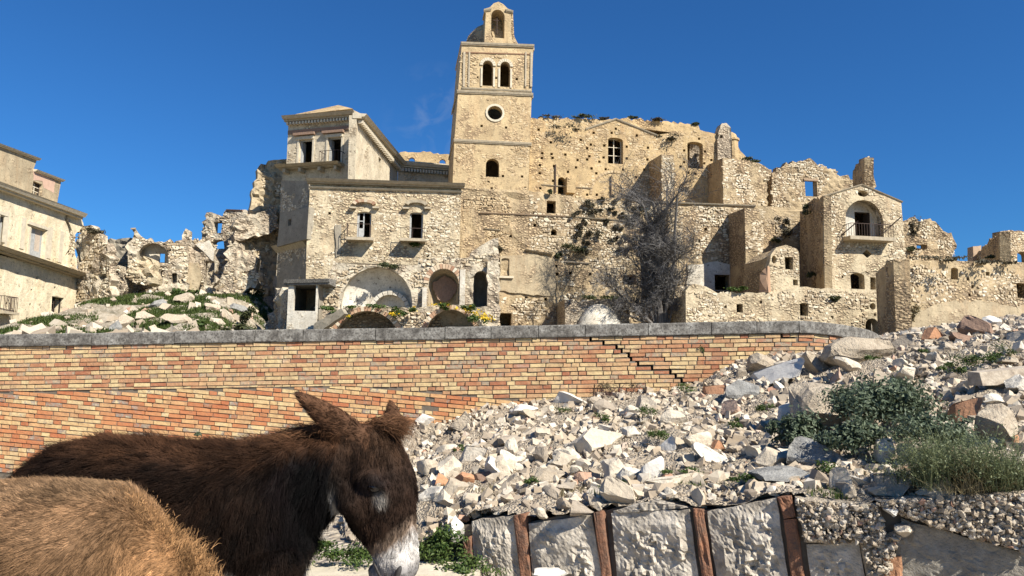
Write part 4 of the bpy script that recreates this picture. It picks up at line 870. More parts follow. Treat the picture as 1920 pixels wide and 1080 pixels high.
e = ruin('sloping_ruin', 'ruined house wall with sloping top behind the right hand building', BR, [(1690,416,1),(1710,411,1),(1735,413,1),(1760,423,1),(1784,436,1),(1789,452,1),(1790,520),(1690,520)], [(1719,458,1738,466)], 'base', seed=35, cover=.55, nparts=30, group=G2)
FBf = Plane(1678, 44.2, 1925, 46.2); FBl = Plane(1644, 48.5, 1678, 44.3); fh = [(1783,502,1797,524,'s'),(1907,531,1930,559),(1848,510,1855,517)]
b = bld('low_stone_building', 'low rubble building at right behind the rubble heap', 'building', 1780, 620, 45)
wall(b, 'front_wall', FBf, [(1678,486,1),(1740,488,1),(1830,490,1),(1960,496),(1970,700),(1682,700)], fh, .8, M['base'], .6, .08, .06, putlogs(FBf, [(1772,521),(1815,523),(1824,537),(1885,539),(1818,553),(1872,583),(1890,517)], .1))
wall(b, 'side_wall', FBl, [(1644,512,1),(1655,500,1),(1668,490,1),(1678,487),(1683,660),(1648,660)], (), .8, M['base'], .5, .1, .12)
shell(b, 'building_body', FBf, [(1680,490),(1830,493),(1960,498),(1970,700),(1684,700)], 6, .82, M['base'], True, 1652)
masonry(b, FBf, [(1680,496),(1830,498),(1930,502),(1930,600),(1690,605)], fh+[(1690,575,1850,610)], .28, .72, 110, M['stone'], .05, 36, .05)
wall(b, 'plaster_patch', FBf.moved(.09), [(1690,590,1),(1760,570,1),(1830,562,1),(1925,578,1),(1930,640),(1690,640)], (), .09, M['warmwall'], .5, .04, .15)
FAf = Plane(1875, 60, 1930, 61); FAl = Plane(1827, 70, 1875, 60.1)
b = bld('far_right_ruin', 'partly hidden stone ruin with one arched window at the right edge', 'ruin', 1890, 500, 60.5, G2)
wall(b, 'front_wall', FAf, [(1875,434,1),(1890,432,1),(1960,436),(1960,560),(1876,560)], [(1908,472,1930,492,'s')], .7, M['base'], .5, .08, .08); wall(b, 'side_wall', FAl, [(1826,482,1),(1845,462,1),(1860,446,1),(1875,435),(1877,560),(1826,560)], (), .7, M['base'], .6, .08, .12)
masonry(b, FAf, [(1876,436),(1930,438),(1930,500),(1877,500)], [(1908,472,1930,492)], .3, .7, 20, M['palestone'], .06, 37)
wall(b, 'pier', Plane(1824, 66, 1842, 66), [(1824,462,1),(1840,460,1),(1841,520),(1825,520)], (), .8, M['brickarch'], .4, .05, .05)
# ------------------------------------------------------------------ brick wall with stone coping
BP = Plane(-150, 11.1, 1490, 10.9)
bw = empty('brick_wall', BP.at(BP.len/2, 0, 0), 'long cracked brick wall with grey stone coping behind the donkeys', 'wall')
uA, vA = BP.uv(0, 650); uB, vB = BP.uv(1490, 625); SL = (vB-vA)/(uB-uA)
def zc(u): return vA + SL*(u-uA)                       # underside of the coping
LS = BP.uv(1490, 620)[0]; RA = 1.9; AMAX = R(56)
def path(u):
    """plan position and outward normal along the wall: straight, then bending away at its right end"""
    if u <= LS: p = BP.A + BP.U*u; return p, BP.N
    a = min((u-LS)/RA, AMAX); p = BP.A + BP.U*(LS + RA*math.sin(a)) - BP.N*(RA*(1-math.cos(a)))
    d = BP.U*math.cos(a) - BP.N*math.sin(a); nn = BP.N*math.cos(a) + BP.U*math.sin(a)
    if (u-LS)/RA > AMAX: p = p + d*((u-LS)-RA*AMAX)
    return p, nn
def zc2(u): return zc(min(u, LS)) - max(0, u-LS-.3)*.075
def wp(u, t, w): p, nn = path(u); q = p + nn*w; q.z = zc2(u) - t; return q
UEND = LS + 4.6; PT = .063
uI = BP.uv(655, 720)[0]; tI = .665; KS_ = .104
def tint(u): return tI if u < uI else tI + KS_*(u-uI)
rb = random.Random(5)
bricks = []                                            # (u0,u1,t00,t01,t10,t11) top-left, top-right, bottom-left, bottom-right
UST = BP.uv(-60, 700)[0]; joints = []
for k in range(32):
    u = UST - rb.uniform(0, .25); js = []; t0 = k*PT + .007; t1 = (k+1)*PT - .006
    while u < UEND:
        w_ = .245 if rb.random() < .55 else .122
        w_ *= rb.uniform(.96, 1.04); js.append(u); a, c = u+.007, u+w_-.007; u += w_
        b0, b1 = min(t1, tint(a)-.005), min(t1, tint(c)-.005)
        if min(b0, b1)-t0 < .02 or t0 > 2.0: continue
        bricks.append([a, c, t0, t0, b0, b1, k])
    joints.append(js)
for j in range(-13, 27):
    u = UST - rb.uniform(0, .25)
    while u < UEND:
        w_ = .245 if rb.random() < .6 else .122
        w_ *= rb.uniform(.95, 1.05); a, c = u+.007, u+w_-.007; u += w_
        f = lambda q: tI + KS_*(q-uI) + j*PT
        ta, tb = max(f(a)+.006, tint(a)+.005), max(f(c)+.006, tint(c)+.005); ba, bb = f(a)+PT-.007, f(c)+PT-.007
        if ba-ta < .02 or bb-tb < .02 or ta > 2.0: continue
        bricks.append([a, c, ta, tb, ba, bb, -1])
# stepped cracks follow the joints
def crackpath(pts, k0, k1):
    us = [BP.uv(*p)[0] for p in pts]; ts = [zc(BP.uv(*p)[0])-BP.uv(*p)[1] for p in pts]; P = []; prev = -1e9
    for k in range(k0, k1):
        want = np.interp((k+.5)*PT, ts, us); c = [q for q in joints[k] if q > prev+.02]; q = min(c, key=lambda x: abs(x-want)); prev = q
        P += [(q, k*PT+.001), (q, (k+1)*PT+.001)]
        for br in bricks:
            if br[6] == k:
                if abs(br[0]-.007-q) < 1e-4: br[0] += .013
                if abs(br[1]+.007-q) < 1e-4: br[1] -= .013
            if k > k0 and br[6] == k-1 and len(P) > 2 and br[1] > P[-3][0] and br[0] < q: br[4] -= .010; br[5] -= .010
            if k > k0 and br[6] == k and len(P) > 2 and br[1] > P[-3][0] and br[0] < q: br[2] += .009; br[3] += .009
    return P
C1 = crackpath([(1098,628),(1106,640),(1128,660),(1150,672),(1180,684),(1225,692),(1262,700),(1282,722)], 0, 12)
C2 = crackpath([(1473,628),(1474,640),(1478,668),(1482,700)], 0, 5)
def corridor(P, c=.017): return [(u-c, zc(u)-t-c*.5) for u, t in P] + [(u+c, zc(u)-t+c*.5) for u, t in P[::-1]]
wall(bw, 'mortar', BP.moved(-.011), [(-150,651),(1490,624.5),(1492,980),(-150,980)], (), .4, M['mortar'], .5, .003, 0, [corridor(C1), corridor(C2)])
m = MB()
for i in range(24):
    a, c = LS+.002+(UEND-LS)*i/24, LS+.002+(UEND-LS)*(i+1)/24
    m.hexa([wp(a,2.6,-.011),wp(c,2.6,-.011),wp(c,2.6,-.4),wp(a,2.6,-.4),wp(a,0,-.011),wp(c,0,-.011),wp(c,0,-.4),wp(a,0,-.4)])
m.build('mortar', M['mortar'], bw)
def brick_corners(br):
    a, c, ta, tb, ba, bb, _ = br; w_ = rb.uniform(-.006, .009); tl = rb.uniform(-.005, .005); j = lambda: rb.uniform(-.0035, .0035)
    return [wp(a+j(),ba+j(),w_-tl),wp(c+j(),bb+j(),w_+tl),wp(c,bb,-.05),wp(a,ba,-.05),wp(a+j(),ta+j(),w_-tl+j()*.5),wp(c+j(),tb+j(),w_+tl),wp(c,tb,-.05),wp(a,ta,-.05)]
def proj(P):
    """world points -> picture columns and rows"""
    q = (np.asarray(P)-np.array(CAM)) @ np.array(CM); return 960 - q[:,0]/q[:,2]*F, 540 + q[:,1]/q[:,2]*F
cen = np.array([tuple(wp((b_[0]+b_[1])/2, (b_[2]+b_[5])/2, 0)) for b_ in bricks]); px, py = proj(cen)
zm = zmound_np(cen[:,0], cen[:,1]-.05); area = np.array([(b_[1]-b_[0])*(b_[4]-b_[2]+b_[5]-b_[3])/2 for b_ in bricks])
missing = {int(np.argmin((px-x)**2+(py-y)**2)) for x, y in ((811,751),(811,760),(811,769),(574,762))}
vis = (px > -5) & (px < 1660) & (py < np.where(px < 60, 890, np.where(px < 560, 815, np.where(px < 760, 790, 900)))) & (cen[:,2] > zm+.03)
order = np.argsort(-(area + rng.uniform(0, .0006, len(area)))*np.where(vis, 1, 0)); order = [i for i in order if i not in missing]
limed = set()
big = set(int(i) for i in order[:300]); m = MB(); m2_ = MB(); m3_ = MB()
for i, br in enumerate(bricks):
    if i in missing or cen[i,2] < -.1: continue
    c8 = brick_corners(br)
    if i in big: q = MB(); q.hexa(c8); q.build('brick', M['smear'] if i in limed else M['brick'] if br[6] >= 0 else M['orangebrick'], bw)
    else: (m3_ if i in limed else m if br[6] >= 0 else m2_).hexa(c8)
m.build('brickwork', M['brick'], bw)['kind'] = 'stuff'; m2_.build('brickwork', M['orangebrick'], bw)['kind'] = 'stuff'
# weep slots: dark upright openings where bricks are out
u = UST - .3; r2 = random.Random(9); edges = [u]
for x in (20, 175, 330, 480, 570, 705, 835, 921, 1010, 1097, 1215, 1333, 1418, 1497): edges.append(BP.uv(x, 620)[0])
edges[0] = BP.uv(-140, 640)[0]
q_ = edges[-1]
while q_ < UEND: q_ += .78; edges.append(q_)
for a, c in zip(edges[:-1], edges[1:]):
    a, c = a+.005, c-.005; n_ = 3 if a < LS-.1 else 4; dz = r2.uniform(-.006, .006); m = MB(); dw = r2.uniform(-.008, .008); V = []; 
    H = BP.uv(700, 614)[1]-BP.uv(700, 637)[1]
    st = [a+(c-a)*i/n_ for i in range(n_+1)]
    for uu in st:
        for t, w_ in ((0, .030), (-.012, .036), (-H+.015, .036), (-H, .026), (-H, -.44), (0, -.44)): p = wp(uu, t, w_+dw); p.z += dz + r2.uniform(-.004, .004); V.append(p)
    Fc = [(i*6+j, i*6+(j+1) % 6, i*6+6+(j+1) % 6, i*6+6+j) for i in range(n_) for j in range(6)] + [tuple(range(6)), tuple(n_*6+j for j in range(6))]
    obj_py('coping_stone', V, Fc, M['coping'], bw)
# ------------------------------------------------------------------ rubble on the heap
ROCK3 = [unit(rock(200+i, 3, 16, .07, .25)[0]) for i in range(14)]
BLOCK3 = [unit(rock(300+i, 3, 7, .04, .95)[0]) for i in range(6)]
rr = random.Random(21); RM = {}
def put_rock(name, px, py, w_, h_, mat, label, cat='stone', group=None, block=False, sub=3, tilt=0., yaw=None, dep=.8, sink=.33, key=None):
    p = hit(px, py+h_*.35); k = p.y/F; sx, sz = w_*k/2*1.05, h_*k/2*1.1; src = BLOCK3 if block else (ROCK3 if sub == 3 else ROCK2)
    i = rr.randrange(len(src)) if key is None else key % len(src); kk = (name, i, mat, block, sub)
    if kk not in RM: RM[kk] = mesh_np(name, src[i] if sub == 3 else unit(src[i]), ICO[sub][1], M[mat])
    o = bpy.data.objects.new(name, RM[kk]); sy = max(sx, sz)*dep
    yw = rr.uniform(-.5, .5) if yaw is None else yaw
    m_ = Matrix.Translation((p.x, p.y+sy*.3, p.z+sz*(1-sink*2)+.35*h_*k*.3)) @ Matrix.Rotation(yw, 4, 'Z') @ Matrix.Rotation(tilt, 4, 'Y') @ Matrix.Diagonal((sx, sy, sz, 1))
    reg(o, m_); return tag(o, label, cat, group)
BIG = [
 (1070,750,66,28,'whiterock','white painted slab leaning at the foot of the brick wall',1,.03),(592,806,75,26,'whiterock','pale boulder showing above the dark donkey neck',0,0),
 (1120,828,100,50,'creamrock','broad low cream boulder in the middle of the heap',0,-.1),(841,880,44,46,'creamrock','rounded cream stone right of the dark donkey forehead',0,0),
 (886,852,46,46,'creamrock','upright cream stone behind the rounded cream one',1,.5),(938,872,48,36,'creamrock','cream stone with dark shaded left side below a grey one',0,-.3),
 (962,842,36,40,'rubble','grey capped stone above the cream stone pair',0,.3),(1156,882,54,46,'creamrock','yellowish boulder left of the white shaded block',0,0),
 (1222,884,42,56,'whiterock','white block with a deep shaded left side',1,.1),(1268,904,100,24,'rubble','long broken pale kerb piece lying flat',1,-.08),
 (1462,698,108,44,'whiterock','long white block lying under the wall end',1,-.12),(1612,660,130,56,'conglomerate','large pebbly boulder lying at the brick wall end',0,0),
 (1560,770,130,96,'conglomerate','huge tan pebbly boulder behind the green shrub',0,.15),(1548,854,112,56,'greyrock','grey layered slab between the shrubs',1,.05),
 (1664,850,38,56,'whiterock','white lichen spotted stone inside the shrub',0,.2),(1666,905,54,32,'greyrock','smooth round grey boulder on the retaining wall top',0,0),
 (1812,772,34,62,'orangerock','upright terracotta coloured stone',1,.35),(1838,617,60,40,'brownrock','tilted brown slab on top of the heap',1,.6),
 (1752,630,32,28,'orangerock','pinkish brown stone on the heap crest',1,.4),(1803,632,40,28,'brownrock','reddish brown stone beneath the tilted slab',0,-.3),
 (1866,603,52,24,'whiterock','pale block at the top edge of the heap',0,0),(1706,706,58,32,'rubble','pale squared block right of the pebbly boulder',1,.15),
 (1454,864,64,46,'rubble','rough pale boulder below the small shrub',0,0),(1446,820,38,46,'creamrock','yellow upright stone left of the small shrub',0,.1),
 (1486,778,52,46,'whiterock','pale pointed stone above the small shrub',0,-.5),(1265,786,48,34,'creamrock','cream stone near the middle top of the heap',0,0),
 (1302,828,58,46,'creamrock','large cream stone with flat lit face',1,.25),(1392,735,62,42,'greyrock','grey stone beneath the long white block',0,.1),
 (1340,732,42,28,'orangerock','pinkish stone left of the grey stone',1,.2),(1470,898,110,30,'greyrock','long grey rounded slab on the wall edge',0,-.06),
 (1610,906,66,22,'rubble','pale flat brick shaped stone beside the round grey boulder',1,.0),(1884,805,90,96,'conglomerate','large pale crumbling mass at the right edge',0,.2),
 (1722,745,40,30,'rubble','squared light stone above the green shrub',1,-.3),(1330,850,60,40,'rubble','light stone with broken facets below the large cream stone',0,0),
 (1250,840,40,30,'whiterock','white chip stone above the shaded block',1,-.4),(1186,812,40,26,'rubble','small grey stone right of the broad cream boulder',0,0),
 (800,790,40,26,'whiterock','white lump at the wall foot beside the dark slot',0,0),(866,790,60,36,'conglomerate','crumbly mortar lump at the wall foot',0,0),
 (985,772,56,26,'whiterock','white flat stone at the wall foot',0,.1),(1135,765,44,30,'rubble','grey pointed stone near the dry red plant',0,.3),
 (905,893,30,22,'brownrock','small dark red brick chunk below the cream stones',1,.1),(868,902,44,28,'orangerock','broken tile lying below the rounded cream stone',1,-.6),
 (1347,838,22,20,'orangerock','small terracotta fragment among the pale stones',1,.3),(830,905,34,24,'orangerock','orange brick fragment close to the donkey face',1,.2),
 (1780,905,60,16,'brownrock','thin brown slab at the foot of the grassy shrub',1,.05),(1900,835,26,40,'orangerock','red terracotta piece at the right edge',1,.2),
 (1600,690,70,40,'rubble','grey lump under the pebbly boulder',0,0),(1530,680,50,40,'conglomerate','dark crumbly stone at the wall end left of the pebbly boulder',0,.1),
 (1435,680,60,36,'conglomerate','crumbly stone on the heap edge where the wall disappears',0,0),(1660,715,50,36,'rubble','flat topped stone in the right hand rubble',1,.1),
 (1030,895,80,30,'conglomerate','low mortar lump near the retaining wall',0,0),(960,905,60,30,'conglomerate','earthy lump left of the low mortar lump',0,0),(1100,895,36,22,'rubble','flat leaning stone above the grass strip',1,.35)]
for k, q in enumerate(BIG): put_rock('boulder' if q[2]*q[3] > 2200 else 'stone', q[0], q[1], q[2], q[3], q[4], q[5], 'boulder' if q[2]*q[3] > 2200 else 'stone', None, bool(q[6]), 3, q[7], key=k)
p = hit(1885, 728); k = p.y/F
m = MB(); m.hexa([(-.35,-.08,-.07),(.42,-.07,-.09),(.42,.1,-.08),(-.35,.09,-.07),(-.36,-.07,.05),(.42,-.08,.08),(.42,.08,.09),(-.35,.07,.06)])
tag(m.build('timber_beam', M['timber'], None, Matrix.Translation((p.x, p.y, p.z+.10)) @ Matrix.Rotation(-.06, 4, 'Y') @ Matrix.Rotation(.25, 4, 'Z')), 'pale weathered squared beam lying on the right of the heap', 'beam')
heap = [(775,815),(905,778),(1040,758),(1180,742),(1300,730),(1400,680),(1520,660),(1660,628),(1760,612),(1925,595),(1925,900),(1650,930),(1460,928),(1240,938),(1120,955),(990,972),(870,965),(790,930)]
cnt = 0
while cnt < 240:
    x, y = rr.uniform(775, 1925), rr.uniform(600, 965)
    if not inside([(x, y)], heap)[0]: continue
    s_ = 12 + 34*rr.random()**3; s_ *= .75 + .5*(y-600)/365
    zone = 'close beside the dark donkey face' if x < 900 and y > 830 else 'at the foot of the brick wall' if x < 1420 and y < 840-.16*(x-780) else 'on the heap crest right of the brick wall' if y < 680 and x > 1560 else 'between the shrubs and the right edge' if x > 1690 else 'around the shrubs in the right half of the heap' if x > 1400 else 'along the top of the retaining wall' if y > 890 else 'in the middle of the heap'
    put_rock('stone', x, y, s_*rr.uniform(.9, 1.4), s_*rr.uniform(.6, 1.), 'rubble', 'small pale loose stone ' + zone, 'stone', 'loose stones ' + zone, rr.random() < .35, 2 if s_ < 26 else 3, rr.uniform(-.6, .6), rr.uniform(-1.5, 1.5)); cnt += 1
# countless small rubble
n = 95000; X = rng.uniform(-2.6, 11, n); Y = 4.3 + 10*rng.uniform(0, 1, n)**1.25; ok = Y > rw_y(X)+.1; X, Y = X[ok], Y[ok]; Z = zmound_np(X, Y)
pick = (Z > .02) & (Y < 14.4); dens = np.array([noise.noise((a*.8, b_*.8, 3)) for a, b_ in zip(X, Y)]); pick &= (dens > -.12) | (rng.uniform(size=len(X)) < .3); X, Y, Z = X[pick], Y[pick], Z[pick]
n = len(X); s_ = .006 + .058*rng.uniform(0, 1, n)**6; S3 = s_[:,None]*rng.uniform(.65, 1.3, (n, 3)); a3 = rng.uniform(0, 6.28, (3, n))
h1 = rng.uniform(size=n) < .6; V, T = scatter(ROCK1, ICO[1][1], np.c_[X, Y, Z+s_*.25][h1], S3[h1], rotm(*a3[:,h1])); V2, T2 = scatter(CHUNK, CHT, np.c_[X, Y, Z+s_*.15][~h1], S3[~h1], rotm(*a3[:,~h1])); T = np.vstack([T, T2+len(V)]); V = np.vstack([V, V2])
tag(obj_np('small_rubble', V, T, M['pebble']), 'countless small stones and mortar crumbs covering the heap', kind='stuff')
# ------------------------------------------------------------------ low retaining wall of dressed blocks and brick strips
rw = empty('retaining_wall', RW.at(RW.len/2, 0, 0), 'low retaining wall of rough grey blocks divided by upright bricks', 'wall')
wall(rw, 'mortar_bed', RW.moved(-.035), [(868,985,1),(990,980,1),(1120,962,1),(1240,945,1),(1320,957,1),(1460,937,1),(1650,948,1),(1690,950,1),(1930,935,1),(2250,905),(2250,1260),(880,1260)], (), .45, M['mortar'], .12, .03, .02)
def rough_block(name, quad, mat, relief, seed, margin=.085, dep=.3, n=34, proud=0., sm=False):
    c = [RW.uv(*p) for p in quad]; V = []; o = seed*9.1      # top-left, top-right, bottom-right, bottom-left
    for j in range(n+1):
        for i in range(n+1):
            s_, t = i/n, j/n; p = (c[0]*(1-s_)+c[1]*s_)*(1-t) + (c[3]*(1-s_)+c[2]*s_)*t
            ed = min(s_*(c[1]-c[0]).length, (1-s_)*(c[1]-c[0]).length, t*.5+.01); e_ = min(1, ed/margin); e_ = e_*e_
            h_ = relief*e_*(.35 + noise.noise((p[0]*5+o, p[1]*5, 1))*.5 + (noise.cell(Vector((p[0]*24+o, p[1]*19, 3)))*.35 + noise.noise((p[0]*38, p[1]*38+o, 3))*.35)*max(.1, .6+noise.noise((p[0]*6, p[1]*6+o, 9))*1.6)) + relief*.10*noise.noise((p[0]*70, p[1]*70, 8))
            dz = .012*noise.noise((p[0]*8+o, 3, 3)) if j == 0 else 0
            V.append((p[0]+.006*noise.noise((p[1]*9, o, 2))*(i in (0, n)), -proud-h_, p[1]+dz))
    N1 = len(V); V += [(v[0], dep, v[2]) for v in V[:N1]]
    Fc = [(j*(n+1)+i, j*(n+1)+i+1, (j+1)*(n+1)+i+1, (j+1)*(n+1)+i) for j in range(n) for i in range(n)]
    bd = [i for i in range(n)] + [i*(n+1)+n for i in range(n)] + [n*(n+1)+n-i for i in range(n)] + [(n-i)*(n+1) for i in range(n)]
    Fc += [(bd[i], bd[(i+1) % len(bd)], bd[(i+1) % len(bd)]+N1, bd[i]+N1) for i in range(len(bd))]
    return obj_py(name, V, Fc, M[mat], rw, RW.M, sm)
def blockmat():
    m, t, b_ = mat_new('dressed_block'); g = N(t, 'ShaderNodeNewGeometry'); p = g.outputs['Position']; n1 = nse(t, p, 5, 6, .7); n2 = nse(t, p, 24, 5, .7)
    c = ramp(t, n1, [(.3, (.22, .185, .14)), (.45, (.38, .33, .26)), (.58, (.55, .485, .39)), (.74, (.70, .625, .51))]); c = mixc(t, mrange(t, n2, .5, .72, 0, .55), c, (.17, .155, .13))
    t.links.new(c, b_.inputs['Base Color']); bump(t, b_, n2, .8, .02); return m
M['block'] = blockmat(); M['stripbrick'] = plain('old_red_brick', (.29, .135, .075), .55, 12, .95, .02, 1., (.11, .08, .06)); M['cement'] = plain('grey_cement', (.36, .32, .255), .45, 14, .95, .02, 1., (.19, .17, .135))
for k, (q, rl) in enumerate((([(884,977),(963,966),(988,1130),(895,1130)],.055),([(991,982),(1110,966),(1136,1130),(1002,1130)],.05),([(1146,962),(1292,955),(1316,1130),(1162,1130)],.06),([(1326,960),(1456,934),(1484,1130),(1350,1130)],.06),([(1512,1022),(1610,1014),(1630,1130),(1526,1130)],.03))): rough_block('stone_block', q, 'block', rl, k)
rough_block('stone_block', [(1150,958),(1228,936),(1290,952),(1152,962)], 'block', .03, 9, .03)
for k, q in enumerate(([(964,966),(986,962),(1000,1130),(984,1130)],[(1114,962),(1130,957),(1152,1130),(1136,1130)],[(1300,954),(1318,956),(1346,1130),(1324,1130)],[(1458,932),(1484,929),(1492,968),(1470,972)],[(1470,975),(1494,972),(1514,1130),(1490,1130)],[(1654,1046),(1690,1040),(1694,1130),(1660,1130)],[(870,1020),(884,1004),(896,1130),(884,1130)])):
    rough_block('upright_brick', q, 'stripbrick' if k != 5 else 'orangerock', .022, 20+k, .01, .25, 8, .02)
rough_block('broken_fill', [(1490,931),(1648,944),(1666,1018),(1508,1016)], 'conglomerate', .12, 30, .02, .3, 24)
rough_block('broken_fill', [(1612,1018),(1690,990),(1652,1130),(1634,1130)], 'conglomerate', .08, 31, .02, .3, 14)
rough_block('broken_fill', [(1640,938),(1940,918),(1960,1042),(1690,968)], 'conglomerate', .10, 32, .02, .3, 30)
rough_block('cement_face', [(1690,972),(1948,1044),(1960,1140),(1660,1140)], 'cement', .02, 33, .02, .3, 26, .01)
rough_block('mortar_strip', [(1612,945),(1626,945),(1668,1040),(1654,1044)], 'paletrim', .01, 34, .01, .2, 6, .05)
for k, (x, y, w_, h_, mt, lb) in enumerate(((1694,992,34,24,'creamrock','ochre cobble sticking out of the retaining wall end'),(1040,1074,66,22,'whiterock','flat white stone lying at the foot of the second block'),(862,990,30,50,'whiterock','white leaning stone at the left end of the retaining wall'),(1672,955,26,20,'whiterock','small white stone set at the top of the retaining wall end'))):
    p = rw_hit(x, y) + RW.N*.06; kk = p.y/F; o = bpy.data.objects.new('stone', mesh_np('stone', ROCK3[k], ICO[3][1], M[mt])); reg(o, Matrix.Translation(p) @ Matrix.Diagonal((w_*kk/2, .08, h_*kk/2, 1))); tag(o, lb, 'stone')
V0 = []
for poly, cn in (([(1640,940),(1930,922),(1940,1036),(1695,965)],1800),([(1492,935),(1646,948),(1664,1014),(1510,1012)],500),([(1620,1020),(1688,995),(1655,1120),(1640,1120)],260)):
    pq = [tuple(RW.uv(*p)) for p in poly]; A_ = np.array(pq); q = rng.uniform(A_.min(0), A_.max(0), (cn*2, 2)); V0.append(q[inside(q, pq)])
V0 = np.vstack(V0); s_ = .005+.017*rng.uniform(0, 1, len(V0))**3; a3 = rng.uniform(0, 6.28, (3, len(V0)))
V, T = scatter(ROCK1, ICO[1][1], np.c_[V0[:,0], -.04-rng.uniform(0, .045, len(V0)), V0[:,1]], s_[:,None]*rng.uniform(.6, 1.3, (len(V0), 3)), rotm(*a3)); o = obj_np('embedded_gravel', V, T, M['pebble'], rw, RW.M); o['kind'] = 'stuff'
# pale kerb at the foot, behind the donkey legs
a_, c_ = at(330, 1074, 5.75), at(900, 1070, 5.75); m = MB(); m.hexa([(a_.x,a_.y-.1,-.05),(c_.x,c_.y-.1,-.05),(c_.x,c_.y+.25,-.05),(a_.x,a_.y+.25,-.05),(a_.x,a_.y-.1,a_.z),(c_.x,c_.y-.1,c_.z),(c_.x,c_.y+.25,c_.z+.01),(a_.x,a_.y+.25,a_.z)])
tag(m.build('stone_kerb', M['paletrim']), 'pale stone kerb behind the legs of the dark donkey', 'kerb')
# ------------------------------------------------------------------ stones on the hillside at the left
r4 = random.Random(31); n = 3200
X = rng.uniform(-36, -8, n); Y = rng.uniform(14, 62, n); Z = zhill(X, Y); s_ = .05+.32*rng.uniform(0, 1, n)**5; a3 = rng.uniform(0, 6.28, (3, n))
V, T = scatter(CHUNK, CHT, np.c_[X, Y, Z+s_*.3], s_[:,None]*rng.uniform(.6, 1.3, (n, 3)), rotm(*a3)); tag(obj_np('hillside_debris', V, T, M['pebble']), 'small pale stones strewn over the green slope', kind='stuff')
def hillhit(px, py):
    r = ray(px, py)
    for t in np.linspace(16, 80, 400):
        p = CAM + r*(t/r.y)
        if p.z < float(zhill(p.x, p.y)): return p
    return p
HS = [(295,572,46,20,'pale boulder in the grass below the small sky window'),(345,560,40,24,'broken slab leaning on the slope below the ruined house'),(235,600,40,26,'white striped heap of debris beside the broken pier'),(215,612,24,26,'pale pointed stone at the foot of the slope'),(398,574,32,18,'flat grey slab lying on the slope'),(430,590,24,30,'upright pale block on the slope'),(445,575,44,16,'tilted slab at the foot of the ruined pillar'),(470,578,36,14,'broken pale slab beside the shadowed hollow'),(500,612,40,14,'low pale stones by the white room'),(330,600,60,24,'wide grey rubble lump halfway up the slope'),(270,592,50,20,'dark edged boulder on the left of the slope'),(385,540,40,20,'jagged debris under the ruined house'),(500,520,30,20,'pale chunk at the edge of the deep shadow'),(530,545,40,60,'tall heap of broken masonry beside the white room'),(530,590,30,30,'shaded block beside the white room')]
for k, (x, y, w_, h_, lb) in enumerate(HS):
    p = hillhit(x, y+h_*.4); kk = p.y/F; kx = ('hs', k % 8)
    if kx not in RM: RM[kx] = mesh_np('boulder', ROCK3[k % 8], ICO[3][1], M['conglomerate'] if k % 3 else M['greyrock'])
    o = bpy.data.objects.new('boulder', RM[kx]); reg(o, Matrix.Translation((p.x, p.y, p.z+h_*kk*.25)) @ Matrix.Rotation(r4.uniform(-.3, .3), 4, 'Y') @ Matrix.Diagonal((w_*kk*.42, w_*kk*.36, h_*kk*.62, 1))); tag(o, lb, 'boulder')
# ------------------------------------------------------------------ donkeys
def loft_rings(rings, k=20, e=2.3):
    """rings: list of (centre, axis a vector, axis b vector); closed tube"""
    V = []; Fc = []
    for c, a, b_ in rings:
        for j in range(k):
            t = 2*math.pi*j/k; ct, st = math.cos(t), math.sin(t); ca = math.copysign(abs(ct)**(2/e), ct); sa = math.copysign(abs(st)**(2/e), st); V.append(c + a*ca + b_*sa)
    n = len(rings)
    for i in range(n-1):
        for j in range(k): Fc.append((i*k+j, i*k+(j+1) % k, (i+1)*k+(j+1) % k, (i+1)*k+j))
    Fc.append(tuple(range(k))[::-1]); Fc.append(tuple((n-1)*k+j for j in range(k))); return V, Fc
def chain(pts, k=14):
    """tapering limb through (x,y,z,r) points"""
    rings = []; P = [Vector(p[:3]) for p in pts]
    for i, p in enumerate(pts):
        d = (P[min(i+1, len(P)-1)]-P[max(i-1, 0)]).normalized(); s = Vector((0, 1, 0)); a = s.cross(d)
        if a.length < .1: a = Vector((1, 0, 0))
        a.normalize(); b_ = d.cross(a); ry = p[4] if len(p) > 4 else p[3]; rings.append((P[i], a*p[3], b_*ry))
    return loft_rings(rings, k, 2)
def fuse(name, pieces, voxel, mat, parent, smooth_it=4):
    V = []; Fc = []
    for v, f in pieces: o = len(V); V += [tuple(q) for q in v]; Fc += [tuple(i+o for i in g) for g in f]
    me = bpy.data.meshes.new(name); me.from_pydata(V, [], Fc); bm = bmesh.new(); bm.from_mesh(me); bmesh.ops.recalc_face_normals(bm, faces=bm.faces); bm.to_mesh(me); bm.free()
    o = bpy.data.objects.new(name, me); COL.objects.link(o)
    r_ = o.modifiers.new('r', 'REMESH'); r_.mode = 'VOXEL'; r_.voxel_size = voxel
    s_ = o.modifiers.new('s', 'SMOOTH'); s_.factor = .5; s_.iterations = smooth_it
    dg = bpy.context.evaluated_depsgraph_get(); m2 = bpy.data.meshes.new_from_object(o.evaluated_get(dg)); bpy.data.objects.remove(o)
    m2.name = name; m2.materials.clear(); m2.materials.append(mat)
    for p in m2.polygons: p.use_smooth = True
    return reg(bpy.data.objects.new(name, m2), I4, parent)
def coatmat(name, rough=.55, spec=.18):
    m, t, b_ = mat_new(name); a = N(t, 'ShaderNodeAttribute', attribute_name='tint'); t.links.new(a.outputs['Color'], b_.inputs['Base Color']); b_.inputs['Roughness'].default_value = rough; b_.inputs['Specular IOR Level'].default_value = spec; return m
M['skin'] = coatmat('donkey_skin', .8, .1); M['coat'] = coatmat('donkey_coat', .6, .07)
